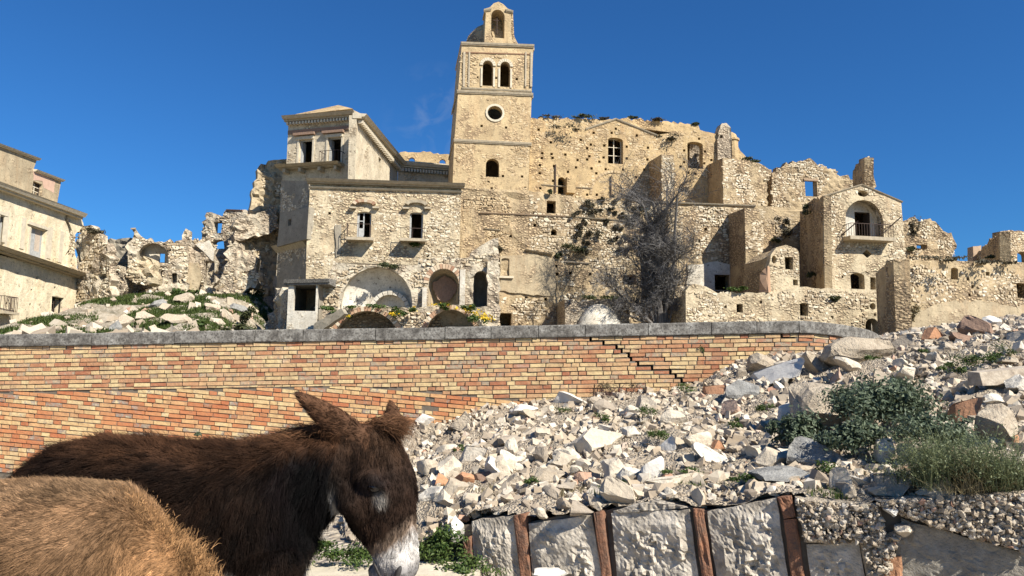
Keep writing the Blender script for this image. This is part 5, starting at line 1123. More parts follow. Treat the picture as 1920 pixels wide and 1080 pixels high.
M['eye'] = plain('dark_eye', (.012, .008, .006), .1, 5, .08, 0, 0, None, .6); M['hoof'] = plain('hoof', (.05, .045, .04), .3, 20, .6); M['nose'] = plain('nostril_skin', (.05, .045, .042), .2, 20, .6)
def sample_surface(me, n, r):
    me.calc_loop_triangles(); V = np.empty(len(me.vertices)*3, np.float32); me.vertices.foreach_get('co', V); V = V.reshape(-1, 3)
    T = np.empty(len(me.loop_triangles)*3, np.int32); me.loop_triangles.foreach_get('vertices', T); T = T.reshape(-1, 3); Nn = np.empty(len(V)*3, np.float32); me.vertices.foreach_get('normal', Nn); Nn = Nn.reshape(-1, 3)
    a = V[T]; ar = np.linalg.norm(np.cross(a[:,1]-a[:,0], a[:,2]-a[:,0]), axis=1); i = r.choice(len(T), n, p=ar/ar.sum())
    u, v = r.uniform(size=n), r.uniform(size=n); s_ = u+v > 1; u[s_] = 1-u[s_]; v[s_] = 1-v[s_]; w_ = 1-u-v
    P = w_[:,None]*V[T[i,0]]+u[:,None]*V[T[i,1]]+v[:,None]*V[T[i,2]]; Q = w_[:,None]*Nn[T[i,0]]+u[:,None]*Nn[T[i,1]]+v[:,None]*Nn[T[i,2]]
    return P, Q/np.linalg.norm(Q, axis=1)[:, None]
def vnoise(P, s_, o=0): return np.array([tuple(noise.noise_vector(Vector(p)*s_+Vector((o, 0, 0)))) for p in P])
def hair(name, parent, P, D, Ln, col, rad, mat, clump=0., seed=0, k=5, grav=.25, nclump=1500, wav=.0):
    """strands from roots P along D, bending down, gathered in tufts"""
    n = len(P); r = np.random.default_rng(seed); t = np.linspace(0, 1, k)[None, :, None]
    D = D/np.linalg.norm(D, axis=1)[:, None]; L3 = Ln[:, None, None]
    gl = None; X = P[:, None]+D[:, None]*L3*t + np.array((0, 0, -1.))*L3*grav*t**2
    if clump:
        g = r.choice(n, min(nclump, n), replace=False); kd = kdtree.KDTree(len(g))
        for i, q in enumerate(g): kd.insert(P[q], i)
        kd.balance(); ni = np.array([kd.find(p)[1] for p in P]); near = g[ni]; col = np.clip(col*r.uniform(.5, 1.55, len(g))[ni][:,None], 0, .85)
        X = X + (X[near]-X)*(clump*r.uniform(.4, 1, n)[:, None, None]*t**1.4)*np.minimum(1, (Ln/np.maximum(Ln[near], 1e-4)))[:, None, None]
    if wav: X = X + (r.normal(size=(n, 1, 3))*wav*t**1.5 + r.normal(size=(n, k, 3))*wav*.25*t)*L3
    hc = bpy.data.hair_curves.new(name); hc.add_curves([k]*n); hc.points.foreach_set('position', X.astype(np.float32).ravel())
    ra = hc.attributes.get('radius') or hc.attributes.new('radius', 'FLOAT', 'POINT'); ra.data.foreach_set('value', (rad*np.broadcast_to(1.08-t[:,:,0]**1.5, (n, k))).astype(np.float32).ravel())
    ca = hc.attributes.new('tint', 'FLOAT_COLOR', 'CURVE'); ca.data.foreach_set('color', np.c_[col, np.ones(n)].astype(np.float32).ravel())
    hc.materials.append(mat); o = reg(bpy.data.objects.new(name, hc), I4, parent); o['kind'] = 'stuff'; return o
def paint(me, colf):
    V = np.empty(len(me.vertices)*3, np.float32); me.vertices.foreach_get('co', V); c = colf(V.reshape(-1, 3))*.8
    a = me.color_attributes.new('tint', 'FLOAT_COLOR', 'POINT'); a.data.foreach_set('color', np.c_[c, np.ones(len(c))].astype(np.float32).ravel())
def lerp(a, b_, f): return a + (np.asarray(b_)-a)*np.clip(f, 0, 1)[:, None]

# ---- the dark brown donkey, seen from its right side
Y2 = 2.42
def A2(px, py, dy=0.): p = at(px, py, Y2); p.y += dy; return p
def slab_ring(px, top, bot, hw, dy=0.):
    a, c = A2(px, top, dy), A2(px, bot, dy); return ((a+c)/2, Vector((0, hw, 0)), (a-c)/2)
body = loft_rings([slab_ring(*q) for q in ((58,885,990,.07),(78,862,1080,.17),(120,838,1140,.23),(190,822,1170,.265),(270,825,1195,.285),(350,833,1205,.29),(430,834,1200,.275),(500,825,1170,.24),(545,816,1095,.19),(585,812,1020,.10))])
neck = loft_rings([slab_ring(*q) for q in ((480,835,1120,.20),(530,822,1055,.17),(575,813,1000,.135),(620,803,972,.11),(655,797,945,.09),(690,800,900,.075))], 18, 2)
HY = R(5)                                             # head turned a little towards the viewer
hc0 = A2(700, 830)
def H2(px, py, dy=0.):
    p = A2(px, py, dy) - hc0; c, s_ = math.cos(HY), math.sin(HY); return hc0 + Vector((p.x*c + p.y*s_, -p.x*s_ + p.y*c, p.z))
def head_ring(py, x0, x1, hw, tilt=0):
    a, c = H2(x0, py+tilt), H2(x1, py-tilt); return ((a+c)/2, (H2(x0, py, .1)-H2(x0, py)).normalized()*hw, (c-a)/2)
head = loft_rings([head_ring(*q) for q in ((796,672,716,.05,0),(808,656,732,.078,0),(832,648,748,.092,0),(862,640,766,.100,0),(892,636,779,.102,0),(922,636,782,.098,0),(952,640,781,.086,0),(982,656,780,.072,4),(1010,680,782,.062,6),(1034,698,785,.060,6),(1056,708,787,.062,6),(1073,715,785,.057,5),(1086,726,776,.046,3),(1092,738,765,.030,0))], 24, 2.2)
brow = [chain([(*(H2(688, 892, -.085)), .018), (*(H2(714, 885, -.112)), .024), (*(H2(740, 902, -.100)), .018)]), chain([(*(H2(690, 893, .085)), .018), (*(H2(715, 888, .108)), .026), (*(H2(738, 905, .098)), .016)])]
cheek = [chain([(*(H2(655, 905, s_*.075)), .03), (*(H2(672, 935, s_*.082)), .045), (*(H2(690, 965, s_*.062)), .03)]) for s_ in (-1, 1)]
lip = [chain([(*(H2(752, 1040, s_*.05)), .022), (*(H2(760, 1060, s_*.05)), .026), (*(H2(748, 1078, s_*.035)), .022)]) for s_ in (-1, 1)]
chin = [chain([(*(H2(706, 1058)), .03, .04), (*(H2(714, 1082)), .036, .045), (*(H2(728, 1094)), .022, .03)])]
def ear(b0, tip, wid, dy0, dy1, bend=0.):
    """a long leaf shaped ear, hollow towards its opening"""
    a, c = H2(*b0, dy0), A2(*tip, dy1); d = (c-a); L_ = d.length; d.normalize(); s_ = Vector((0, 1, 0)).cross(d).normalized(); nn = d.cross(s_); rings = []
    for i in range(11):
        t = i/10; w_ = wid*(.55+1.75*t-2.9*t*t+.72*t**3+.0)*1.0 if t < .999 else wid*.12
        w_ = wid*max(.10, (math.sin(math.pi*min(1, .22+.78*t**.9)))**.75); rings.append((a+d*L_*t+nn*bend*math.sin(math.pi*t), s_*w_, nn*(.016+.010*(1-t))))
    return loft_rings(rings, 14, 2)
ears = [ear((690, 828), (569, 733), .046, -.055, -.10, .0), ear((728, 820), (719, 755), .036, .07, .16, .0)]
legs = []
for xx, yy, hind in ((500, -.12, 0), (486, .13, 0), (130, -.14, 1), (150, .14, 1)):
    p = A2(xx, 1100); x = p.x; y = Y2+yy
    legs.append(chain([(x,y,p.z+.15,.12),(x+.0,y,p.z-.10,.085),(x+.01,y,p.z-.32,.055),(x+.015,y,.42,.05),(x,y,.30,.036),(x,y,.14,.034),(x+.02,y,.08,.042),(x+.03,y,.0,.05)] if not hind else [(x+.06,y,p.z+.12,.16),(x+.04,y,p.z-.12,.12),(x+.09,y,.62,.075),(x-.06,y,.45,.05),(x-.05,y,.28,.036),(x-.03,y,.13,.036),(x-.01,y,.07,.044),(x+.0,y,.0,.052)]))
tail = [chain([(*A2(62,900), .035),(*A2(40,960), .03),(*A2(30,1100), .02),(*A2(32,1250), .012)])]
root2 = empty('donkey', Vector((A2(320, 900).x, Y2, 0)), 'dark brown shaggy donkey with white muzzle and head lowered, side on', 'donkey')
b2 = fuse('body', [body, neck, head] + brow + cheek + lip + chin + ears + legs + tail, .0095, M['skin'], root2)
def vpx(P):
    """side view coordinates of the body: picture columns and rows in its middle plane"""
    Q = P.copy(); Q[:,1] = Y2; return proj(Q)
def headpx(P):
    c, s_ = math.cos(-HY), math.sin(-HY); q = P-np.array(hc0); X = np.c_[q[:,0]*c + q[:,1]*s_, -q[:,0]*s_ + q[:,1]*c, q[:,2]]; return vpx(X+np.array(hc0)) + (X[:,1],)
def is_head(P): x, y = vpx(P); return (x > 628+np.clip(900-y, 0, 200)*.25) & (y > 785) & (x+y*.0 > 620) & ~((x < 655) & (y > 985))
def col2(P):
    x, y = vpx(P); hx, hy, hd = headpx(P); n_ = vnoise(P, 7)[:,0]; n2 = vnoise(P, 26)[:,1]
    c = np.tile(np.array((.034, .018, .011)), (len(P), 1)); c = lerp(c, (.17, .080, .040), (865-y)/45+n_*.4)            # sunlit top of the back, put into the coat colour
    c = lerp(c, (.008, .006, .005), smooth(x, 430, 600)*smooth(y, 820, 870)*(1-smooth(y, 1000, 1060)))                  # shadow of the head on the neck, painted into the coat
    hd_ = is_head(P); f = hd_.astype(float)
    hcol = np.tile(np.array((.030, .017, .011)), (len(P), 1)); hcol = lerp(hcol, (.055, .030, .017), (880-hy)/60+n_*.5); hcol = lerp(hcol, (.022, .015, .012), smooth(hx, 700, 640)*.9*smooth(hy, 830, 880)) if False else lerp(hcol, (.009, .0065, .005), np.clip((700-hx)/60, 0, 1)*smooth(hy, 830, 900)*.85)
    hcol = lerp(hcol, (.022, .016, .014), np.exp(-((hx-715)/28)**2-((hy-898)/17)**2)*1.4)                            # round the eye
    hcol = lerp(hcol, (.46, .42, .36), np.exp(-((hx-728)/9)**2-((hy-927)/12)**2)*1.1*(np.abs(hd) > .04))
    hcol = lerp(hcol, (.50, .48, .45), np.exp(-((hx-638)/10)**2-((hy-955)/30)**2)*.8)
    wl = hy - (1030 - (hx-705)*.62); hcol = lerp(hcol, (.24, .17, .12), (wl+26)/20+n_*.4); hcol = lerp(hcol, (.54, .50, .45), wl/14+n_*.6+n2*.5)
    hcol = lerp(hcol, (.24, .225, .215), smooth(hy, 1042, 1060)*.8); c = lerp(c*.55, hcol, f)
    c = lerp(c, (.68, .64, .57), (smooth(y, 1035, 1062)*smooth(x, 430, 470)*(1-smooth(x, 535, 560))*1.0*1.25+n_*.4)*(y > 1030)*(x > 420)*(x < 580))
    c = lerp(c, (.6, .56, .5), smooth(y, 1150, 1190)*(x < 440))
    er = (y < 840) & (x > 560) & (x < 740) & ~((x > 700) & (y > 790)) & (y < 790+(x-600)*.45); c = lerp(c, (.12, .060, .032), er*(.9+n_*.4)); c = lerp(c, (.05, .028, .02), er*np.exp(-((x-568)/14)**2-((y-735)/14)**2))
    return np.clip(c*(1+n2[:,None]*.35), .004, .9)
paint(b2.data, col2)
r2_ = np.random.default_rng(77)
P, Nn = sample_surface(b2.data, 200000, r2_); k_ = (P[:,2] > .75) & ((P[:,1] < Y2+.10) | (P[:,2] > 1.2) | (r2_.uniform(size=len(P)) < .3)); P, Nn = P[k_], Nn[k_]
x, y = vpx(P); hd_ = is_head(P); er = (y < 835) & (x > 555) & (x < 690) & (y < 790+(x-600)*.42) | ((x > 690) & (x < 740) & (y < 786))
D = np.tile(np.array((-.75, 0, -.55)), (len(P), 1)); D = np.where((x > 420)[:,None], np.array((-.45, 0, -.9)), D); D = np.where(hd_[:,None], np.array((.05, -.02, -1.)), D); D = np.where(er[:,None], np.array((-.8, 0, .6)), D)
D = D + vnoise(P, 6, 3)*.55 + vnoise(P, 22, 9)*.35; D = D - Nn*(D*Nn).sum(1)[:,None]; D /= np.linalg.norm(D, axis=1)[:,None]
lift = np.where(hd_ | er, .28, .55); D = D + Nn*lift[:,None]*r2_.uniform(.6, 1.4, len(P))[:,None]
Ln = np.where(hd_, .014, .042); Ln = np.where(er, .011, Ln); hx, hy, _ = headpx(P); Ln = np.where(hd_ & (hy > 1015), .006, Ln); Ln = np.where(hd_ & (hy < 850) & ~er, .024, Ln); Ln *= r2_.uniform(.6, 1.35, len(P))
eyeq = hd_ & (np.abs(hx-717) < 17) & (np.abs(hy-903) < 8); Ln = np.where(eyeq, .003, Ln); Ln = np.where(er, Ln*1.3, Ln*(1+.9*vnoise(P, 9, 7)[:,1])*(1+.6*vnoise(P, 30, 2)[:,0]))
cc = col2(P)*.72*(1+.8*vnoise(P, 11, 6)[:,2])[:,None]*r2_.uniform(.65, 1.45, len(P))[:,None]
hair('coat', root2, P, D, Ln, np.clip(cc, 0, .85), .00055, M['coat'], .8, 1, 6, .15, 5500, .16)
# mane and forelock
def line(pts, n, r): q = np.array([tuple(p) for p in pts]); t = np.sort(r.uniform(0, len(q)-1.001, n)); i = t.astype(int); f = (t-i)[:,None]; return q[i]*(1-f)+q[i+1]*f
n = 5000; P = line([A2(455, 832), A2(520, 822), A2(560, 815), A2(600, 806), A2(640, 800), A2(672, 797)], n, r2_) + r2_.normal(size=(n, 3))*np.array((.01, .02, .008)); P[:,2] -= .012
D = np.tile(np.array((-.50, -.35, .62)), (n, 1)) + vnoise(P, 12)*.45 + r2_.normal(size=(n, 3))*.16
hair('mane', root2, P, D, (.035+.04*smooth(vpx(P)[0], 480, 580))*r2_.uniform(.5, 1.3, n), np.array((.13, .065, .033))*r2_.uniform(.4, 1.5, n)[:,None], .0006, M['coat'], .6, 2, 6, .55, 260, .12)
n = 2000; P = line([H2(690, 800, .02), H2(706, 794, .0), H2(722, 794, -.01), H2(738, 800, -.02)], n, r2_) + r2_.normal(size=(n, 3))*np.array((.012, .022, .008))
D = np.tile(np.array((.95, -.16, .30)), (n, 1)) + vnoise(P, 14, 5)*.45 + r2_.normal(size=(n, 3))*.22
hair('forelock', root2, P, D, .085*r2_.uniform(.4, 1.2, n), np.array((.13, .065, .033))*r2_.uniform(.4, 1.5, n)[:,None], .0006, M['coat'], .5, 3, 7, .4, 160, .15)
# eyes and nostrils
from mathutils.bvhtree import BVHTree
bvh = BVHTree.FromPolygons([v.co for v in b2.data.vertices], [p.vertices[:] for p in b2.data.polygons])
def on_skin(px_, py_, sgn):
    p = H2(px_, py_, -.4*sgn); d = (H2(px_, py_)-p).normalized(); h_ = bvh.ray_cast(p, d); return h_[0] if h_[0] else H2(px_, py_, -.09*sgn), d
for s_ in (1, -1):
    p, d = on_skin(718, 904, s_); V, T = ICO[4]; o = obj_np('eye', V*np.array((.023, .019, .0165)), T, M['eye'], root2, Matrix.Translation(p + d*.010), True)
    p, d = on_skin(758, 1061, s_); V, T = ICO[3]; o = obj_np('nostril', V*np.array((.0085, .008, .022)), T, M['nose'], root2, Matrix.Translation(p + d*.0) @ Matrix.Rotation(.35, 4, 'Y'), True)
    p, d = on_skin(716, 1064, s_); obj_np('mouth', V*np.array((.005, .008, .028)), T, M['nose'], root2, Matrix.Translation(p) @ Matrix.Rotation(-.5, 4, 'Y'), True)
for lg in legs:
    c = sum((Vector(v) for v in lg[0][-14:]), Vector())/14; V, T = ICO[2]; obj_np('hoof', V*np.array((.058, .05, .045)), T, M['hoof'], root2, Matrix.Translation((c.x, c.y, .035)))

# ---- the tan donkey in front, grazing
Y1 = 1.74
def A1(px, py, dy=0.): p = at(px, py, Y1); p.y += dy; return p
def ring1(px, top, bot, hw):
    a, c = A1(px, top), A1(px, bot); return ((a+c)/2, Vector((0, hw, 0)), (a-c)/2)
body = loft_rings([ring1(*q) for q in ((-575,980,1120,.08),(-550,930,1230,.18),(-480,905,1330,.24),(-380,898,1390,.27),(-220,903,1430,.29),(-60,905,1440,.29),(60,902,1430,.275),(150,902,1400,.255),(215,910,1360,.225),(262,945,1310,.17),(300,1000,1250,.09))])
neck = chain([(*A1(130, 1060), .19, .17), (*A1(215, 1095), .165, .13), (*A1(280, 1170), .148, .105), (*A1(338, 1265), .135, .085), (*A1(395, 1360), .115, .075)], 18)
head = chain([(*A1(390, 1335), .08, .07), (*A1(440, 1390), .115, .095), (*A1(480, 1480), .12, .10), (*A1(515, 1590), .095, .075), (*A1(545, 1710), .07, .062), (*A1(565, 1780), .07, .064), (*A1(575, 1820), .045, .045)], 18)
legs = []
for xx, yy, hind in ((190, -.12, 0), (170, .13, 0), (-480, -.14, 1), (-460, .14, 1)):
    p = A1(xx, 1300); x = p.x; y = Y1+yy
    legs.append(chain([(x,y,p.z+.15,.12),(x,y,p.z-.10,.085),(x+.01,y,p.z-.28,.055),(x+.015,y,.40,.05),(x,y,.28,.036),(x,y,.14,.034),(x+.02,y,.08,.042),(x+.03,y,.0,.05)] if not hind else [(x+.06,y,p.z+.16,.17),(x+.04,y,p.z-.10,.12),(x+.09,y,.60,.075),(x-.06,y,.44,.05),(x-.05,y,.28,.036),(x-.03,y,.13,.036),(x-.01,y,.07,.044),(x,y,0,.052)]))
def ear1(b0, tip, dy0, dy1, wid):
    a, c = A1(*b0, dy0), A1(*tip, dy1); d = c-a; L_ = d.length; d.normalize(); s_ = Vector((0, 1, 0)).cross(d).normalized(); nn = d.cross(s_)
    return loft_rings([(a+d*L_*t, s_*wid*max(.12, math.sin(math.pi*min(1, .22+.78*t))**.75), nn*.02) for t in np.linspace(0, 1, 10)], 12, 2)
root1 = empty('donkey', Vector((A1(-180, 900).x, Y1, 0)), 'tan golden furred donkey in the foreground, only its back showing', 'donkey')
b1 = fuse('body', [body, neck, head, ear1((400,1330),(510,1225),-.06,-.12,.045), ear1((400,1330),(500,1235),.06,.14,.045), chain([(*A1(-570,1000), .035),(*A1(-600,1100), .028),(*A1(-605,1300), .014)])]+legs, .0105, M['skin'], root1, 6)
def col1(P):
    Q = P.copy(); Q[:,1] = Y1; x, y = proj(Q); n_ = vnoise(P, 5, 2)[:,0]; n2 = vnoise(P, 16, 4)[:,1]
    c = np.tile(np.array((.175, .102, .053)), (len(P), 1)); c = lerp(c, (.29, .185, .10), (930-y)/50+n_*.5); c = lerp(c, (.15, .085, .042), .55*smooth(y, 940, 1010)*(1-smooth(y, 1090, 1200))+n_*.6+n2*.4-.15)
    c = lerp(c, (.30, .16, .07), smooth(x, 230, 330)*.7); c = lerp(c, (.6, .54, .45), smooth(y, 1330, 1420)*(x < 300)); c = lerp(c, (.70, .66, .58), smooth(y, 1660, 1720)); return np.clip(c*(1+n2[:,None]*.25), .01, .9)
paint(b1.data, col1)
r1_ = np.random.default_rng(88); P, Nn = sample_surface(b1.data, 330000, r1_); k_ = (P[:,2] > .85) & ((P[:,1] < Y1+.08) | (r1_.uniform(size=len(P)) < .4)) & (P[:,0] > -2.4); P, Nn = P[k_], Nn[k_]
D = np.tile(np.array((-.85, 0, -.50)), (len(P), 1)) + vnoise(P, 4.5, 3)*.55 + vnoise(P, 18, 9)*.35; D = D - Nn*(D*Nn).sum(1)[:,None]; D /= np.linalg.norm(D, axis=1)[:,None]
D = D + Nn*.42*r1_.uniform(.6, 1.4, len(P))[:,None]; Ln = .018*r1_.uniform(.6, 1.35, len(P))*(1+.9*vnoise(P, 8, 7)[:,1])
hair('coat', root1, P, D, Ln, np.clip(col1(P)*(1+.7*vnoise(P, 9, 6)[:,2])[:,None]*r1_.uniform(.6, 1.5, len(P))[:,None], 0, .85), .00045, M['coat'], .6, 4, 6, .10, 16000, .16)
n = 3500; P = line([A1(200, 908), A1(250, 928), A1(300, 968), A1(335, 1004), A1(368, 1045), A1(392, 1095), A1(415, 1150)], n, r1_) + r1_.normal(size=(n, 3))*np.array((.012, .022, .008)); P[:,2] -= .012
D = np.tile(np.array((.25, -.1, .75)), (n, 1)) + vnoise(P, 10)*.4 + r1_.normal(size=(n, 3))*.18; Q = P.copy(); Q[:,1] = Y1; mx = proj(Q)[0]
hair('mane', root1, P, D, (.010+.032*smooth(mx, 310, 375))*r1_.uniform(.5, 1.2, n), np.array((.34, .19, .085))*r1_.uniform(.5, 1.4, n)[:,None], .0005, M['coat'], .5, 5, 6, .35, 220, .12)
for lg in legs:
    c = sum((Vector(v) for v in lg[0][-14:]), Vector())/14; V, T = ICO[2]; obj_np('hoof', V*np.array((.058, .05, .045)), T, M['hoof'], root1, Matrix.Translation((c.x, c.y, .035)))
# ------------------------------------------------------------------ plants
def on(px, py, lift=0.): p = hit(px, py); p.z += lift; return p
# shrubs on the heap
def rshrub(name, px, py, w_, h_, n, size, mat, label, cat='shrub', group=None, stems=None, dep=.8, **k):
    p = on(px, py+h_*.45); kk = p.y/F; r_ = (w_*kk/2, w_*kk/2*dep, h_*kk/2); p.z += r_[2]*.85; p.y += r_[1]*.4
    return shrub(name, p, r_, n, size, mat, label, cat, group, stems, **k)
rshrub('leafy_shrub', 1672, 775, 190, 120, 9000, .021, M['shrubleaf'], 'large blue green leafy shrub on the rubble', stems=M['bark'])
rshrub('leafy_shrub', 1612, 835, 115, 85, 2800, .020, M['shrubleaf'], 'lower dark shrub spreading left over the grey layered slab', stems=M['bark'])
rshrub('leafy_shrub', 1498, 822, 98, 84, 2600, .020, M['shrubleaf'], 'small blue green shrub standing apart to the left', stems=M['bark'])
rshrub('leafy_shrub', 1765, 828, 140, 90, 3400, .017, M['shrubleaf'], 'middle grey green shrub between the big shrub and the grassy one', stems=M['bark'])
def wiry(name, px, py, w_, h_, n, mat, label, nl=0):
    """thin curved stalks springing from several crowns, with small leaves along them"""
    p = on(px, py+h_*.45); kk = p.y/F; PLANTSEED[0] += 1; r = np.random.default_rng(PLANTSEED[0]); W = w_*kk/2; H = h_*kk*1.15; V = []; Fc = []; LV = []
    crowns = np.c_[r.uniform(-W, W, 9)*.75, r.uniform(-W, W, 9)*.4, np.zeros(9)]; hs = r.uniform(.3, 1.25, 9)
    for i in range(n):
        k = i % 9; a = r.uniform(0, 6.28); ln = r.uniform(.05, 1.1)*H; h_1 = H*hs[k]*r.uniform(.45, 1.1); d = np.array((math.cos(a), math.sin(a)*.8, 0)); b0 = crowns[k]+r.normal(size=3)*np.array((.05, .04, 0)); s_ = np.array((-d[1], d[0], 0))*r.uniform(.0012, .0026); Q = []
        for t in (0, .35, .7, 1): c = b0+d*ln*t**1.6+np.array((0, 0, h_1*(t-.25*t*t)))+r.normal(size=3)*.008*t; Q.append(c)
        o = len(V)
        for t, c in zip((1, .9, .6, .15), Q): V += [c-s_*t, c+s_*t]
        Fc += [(o+2*j, o+2*j+1, o+2*j+3, o+2*j+2) for j in range(3)]
        if nl: LV += [Q[1]*(1-u)+Q[3]*u for u in r.uniform(0, 1, nl)]
    e = empty(name, p, label, 'shrub'); obj_np('stems', V, Fc, mat, e, MW[e])
    if LV:
        L0 = np.array(LV); m_ = len(L0); n1 = r.normal(size=(m_, 3)); n1 /= np.linalg.norm(n1, axis=1)[:,None]; n2 = np.cross(n1, r.normal(size=(m_, 3))); n2 /= np.linalg.norm(n2, axis=1)[:,None]; sz = r.uniform(.006, .012, m_)[:,None]
        obj_np('foliage', np.stack([L0, L0+n1*sz+n2*sz*.4, L0+n1*sz*2, L0+n1*sz-n2*sz*.4], 1).reshape(-1, 3), np.arange(4*m_).reshape(m_, 4), mat, e, MW[e])
    return e
def wisps(name, px, py, w_, h_, n, mat, label, wd_=.003, lean=.6):
    p = on(px, py+h_*.45); kk = p.y/F; return tuft(name, p, w_*kk/2, n, h_*kk*1.2, mat, label, 'shrub', None, lean, wd_)
wiry('wiry_shrub', 1800, 868, 205, 108, 1400, M['greystem'], 'wiry grass like grey green shrub at lower right of the heap', 5)
wiry('wiry_shrub', 1890, 872, 110, 110, 700, M['greystem'], 'wiry grey green clump touching the right edge', 4)
wiry('dry_stalks', 1835, 880, 200, 95, 450, M['drygrass'], 'dry straw coloured stalks mixed into the wiry shrub')
rshrub('leafy_weed', 1556, 885, 80, 30, 500, .012, M['weed'], 'bright green weed beneath the grey layered slab', 'weed')
for k, (x, y, w_, h_, mt, lb) in enumerate(((1215,772,40,34,'weed','dark green weed among stones below the dry red plant'),(1290,735,60,22,'weed','green grass patch at the wall foot right of the dry red plant'),(1128,788,34,26,'weed','small weed right of the white painted slab'),(858,845,34,18,'weed','low weed beside the rounded cream stone'),(1010,908,40,18,'weed','weed on the edge above the second block'),(1820,688,70,34,'weed','green tuft high on the right of the heap'),(1880,672,60,40,'weed','green tuft at the right edge above the timber beam'),(1790,700,50,26,'weed','olive tuft left of the timber beam'),(1640,672,40,22,'weed','green sprig on the big pebbly boulder'),(1735,660,30,14,'weed','small bright sprig near the heap crest'),(1155,912,60,16,'weed','flat weed on the retaining wall top'),(1245,825,50,30,'weed','weed left of the large cream stone'),(1290,890,70,16,'weed','flat weed along the kerb piece'),(1060,772,34,18,'weed','olive weed below the white painted slab'),(1420,905,60,20,'weed','dry weed beside the long grey slab'),(1375,800,30,26,'weed','weed in the shade of the pale pointed stone'),(1430,770,40,20,'weed','sprig near the squared stones in the middle right'))):
    rshrub('weed', x, y, w_*1.3, h_*1.2, int(w_*h_*.3)+120, .012, M[mt], lb, 'weed')
for k, (x, y, w_, n) in enumerate(((1180,925,150,420),(940,918,110,300),(1330,906,130,420),(1090,925,90,260),(1560,925,100,300),(850,912,70,180))):
    p = on(x, y); tag(tuft('grass_strip', p, w_*p.y/F/2, n, .06, M['grass'] if k % 2 == 0 else M['drygrass'], ('thin grass strip above the second block','thin dry grass above the first block','grass strip in front of the broken kerb piece','dry grass between the blocks and the mortar lump','grass along the top of the broken wall end','dry grass close to the donkey face')[k], None), kind='stuff')
# dry red brown bramble at the wall foot
p = on(1162, 742); e = empty('dry_bramble', p, 'dry red brown tangled bramble at the foot of the brick wall', 'bramble'); r5 = random.Random(3); m = MB()
for _ in range(60):
    a = r5.uniform(0, 6.28); q = Vector((r5.uniform(-.3, .3), r5.uniform(-.1, .1), 0)); P_ = [q]
    for s_ in range(4): q = q + Vector((math.cos(a)*r5.uniform(.02, .09), math.sin(a)*.04, r5.uniform(-.02, .10)-.02*s_)); a += r5.uniform(-.8, .8); P_.append(q)
    m.tube(P_, [.005, .004, .003, .002, .0015], 4)
m.build('stem', M['redtwig'], e, MW[e]); V, Fc = leaves(300, np.array((.28, .12, .12)), .012, rng); obj_np('foliage', V, Fc, M['vine'], e, MW[e] @ Matrix.Translation((0, 0, .1)))
# weeds in front, left and right of the donkey muzzle
def gshrub(px, py, d, rx, rz, n, size, mat, lb): p = at(px, py, d); shrub('leafy_weed', p, (rx, rx*.7, rz), n, size, mat, lb, 'weed')
gshrub(580, 1045, 5.9, .26, .13, 1600, .016, M['weed'], 'yellow green weeds below the donkey neck'); gshrub(665, 1052, 5.9, .22, .10, 1200, .014, M['weed'], 'low green weeds under the donkey jaw')
gshrub(835, 1040, 6.0, .20, .18, 1800, .016, M['weed'], 'dense green weed between the white muzzle and the first block'); gshrub(868, 1072, 5.8, .20, .10, 1000, .015, M['weed'], 'low weed at the corner of the first block')
gshrub(372, 816, 10.85, .14, .05, 90, .022, M['shrubleaf'], 'small plant growing from the bricks above the donkey back'); gshrub(1316, 658, 10.9, .05, .09, 90, .014, M['weed'], 'little plant rooted in a brick joint')
gshrub(930, 1068, 6.0, .3, .03, 300, .01, M['weed'], 'thin moss along the foot of the first block')
# grass on the hillside
def hblades(n, x0, x1, y0, y1, h_, wd_, mat, nm, lb, thr, o):
    X = rng.uniform(x0, x1, n); Y = rng.uniform(y0, y1, n); k = np.array([noise.noise((a*.35, b_*.22, o)) for a, b_ in zip(X, Y)]) > thr; X, Y = X[k], Y[k]
    V, T = blades(np.c_[X, Y, zhill(X, Y)-.02], h_, wd_, rng, .7); tag(obj_np(nm, V, T, mat), lb, kind='stuff')
hblades(90000, -37, -12, 42, 62, .34, .035, M['grass'], 'slope_grass', 'green grass covering the slope below the left ruins', -.2, 2)
hblades(16000, -40, 30, 20, 42, .25, .02, M['grass'], 'slope_grass', 'green grass behind the brick wall coping', -.1, 6)
def hshrub(px, py, d, w_, h_, n, size, mat, label, cat='bush', group=None, **k):
    p = at(px, py, d); kk = p.y/F; return shrub('bush', p, (w_*kk/2, w_*kk/2*.8, h_*kk/2), n, size, mat, label, cat, group, **k)
for k, (x, y, d, w_, h_, mt, lb) in enumerate(((483,560,62,60,60,'bush','dark bush in the shadowed hollow by the white room'),(465,600,52,50,40,'bush','grey green bush on the slope near the white room'),(350,553,59,60,30,'weed','green bush patch below the leaning pale slab'),(250,600,54,50,22,'weed','green growth beside the pale pointed stone'),(305,600,54,50,20,'weed','green growth in the middle of the slope'),(178,436,60,36,16,'vine','dry growth on top of the rubble stub'),(180,620,47,60,14,'weed','low green growth in front of the rubble stub'),(70,624,50,60,12,'weed','weeds at the foot of the cream building'),(20,628,46,50,12,'weed','dark weeds at the left edge behind the coping'),(375,612,48,70,18,'weed','green growth at the foot of the slope'),(440,618,46,60,16,'bush','bushy strip just above the coping'))):
    hshrub(x, y, d, w_, h_, 450, .13, M[mt], lb)
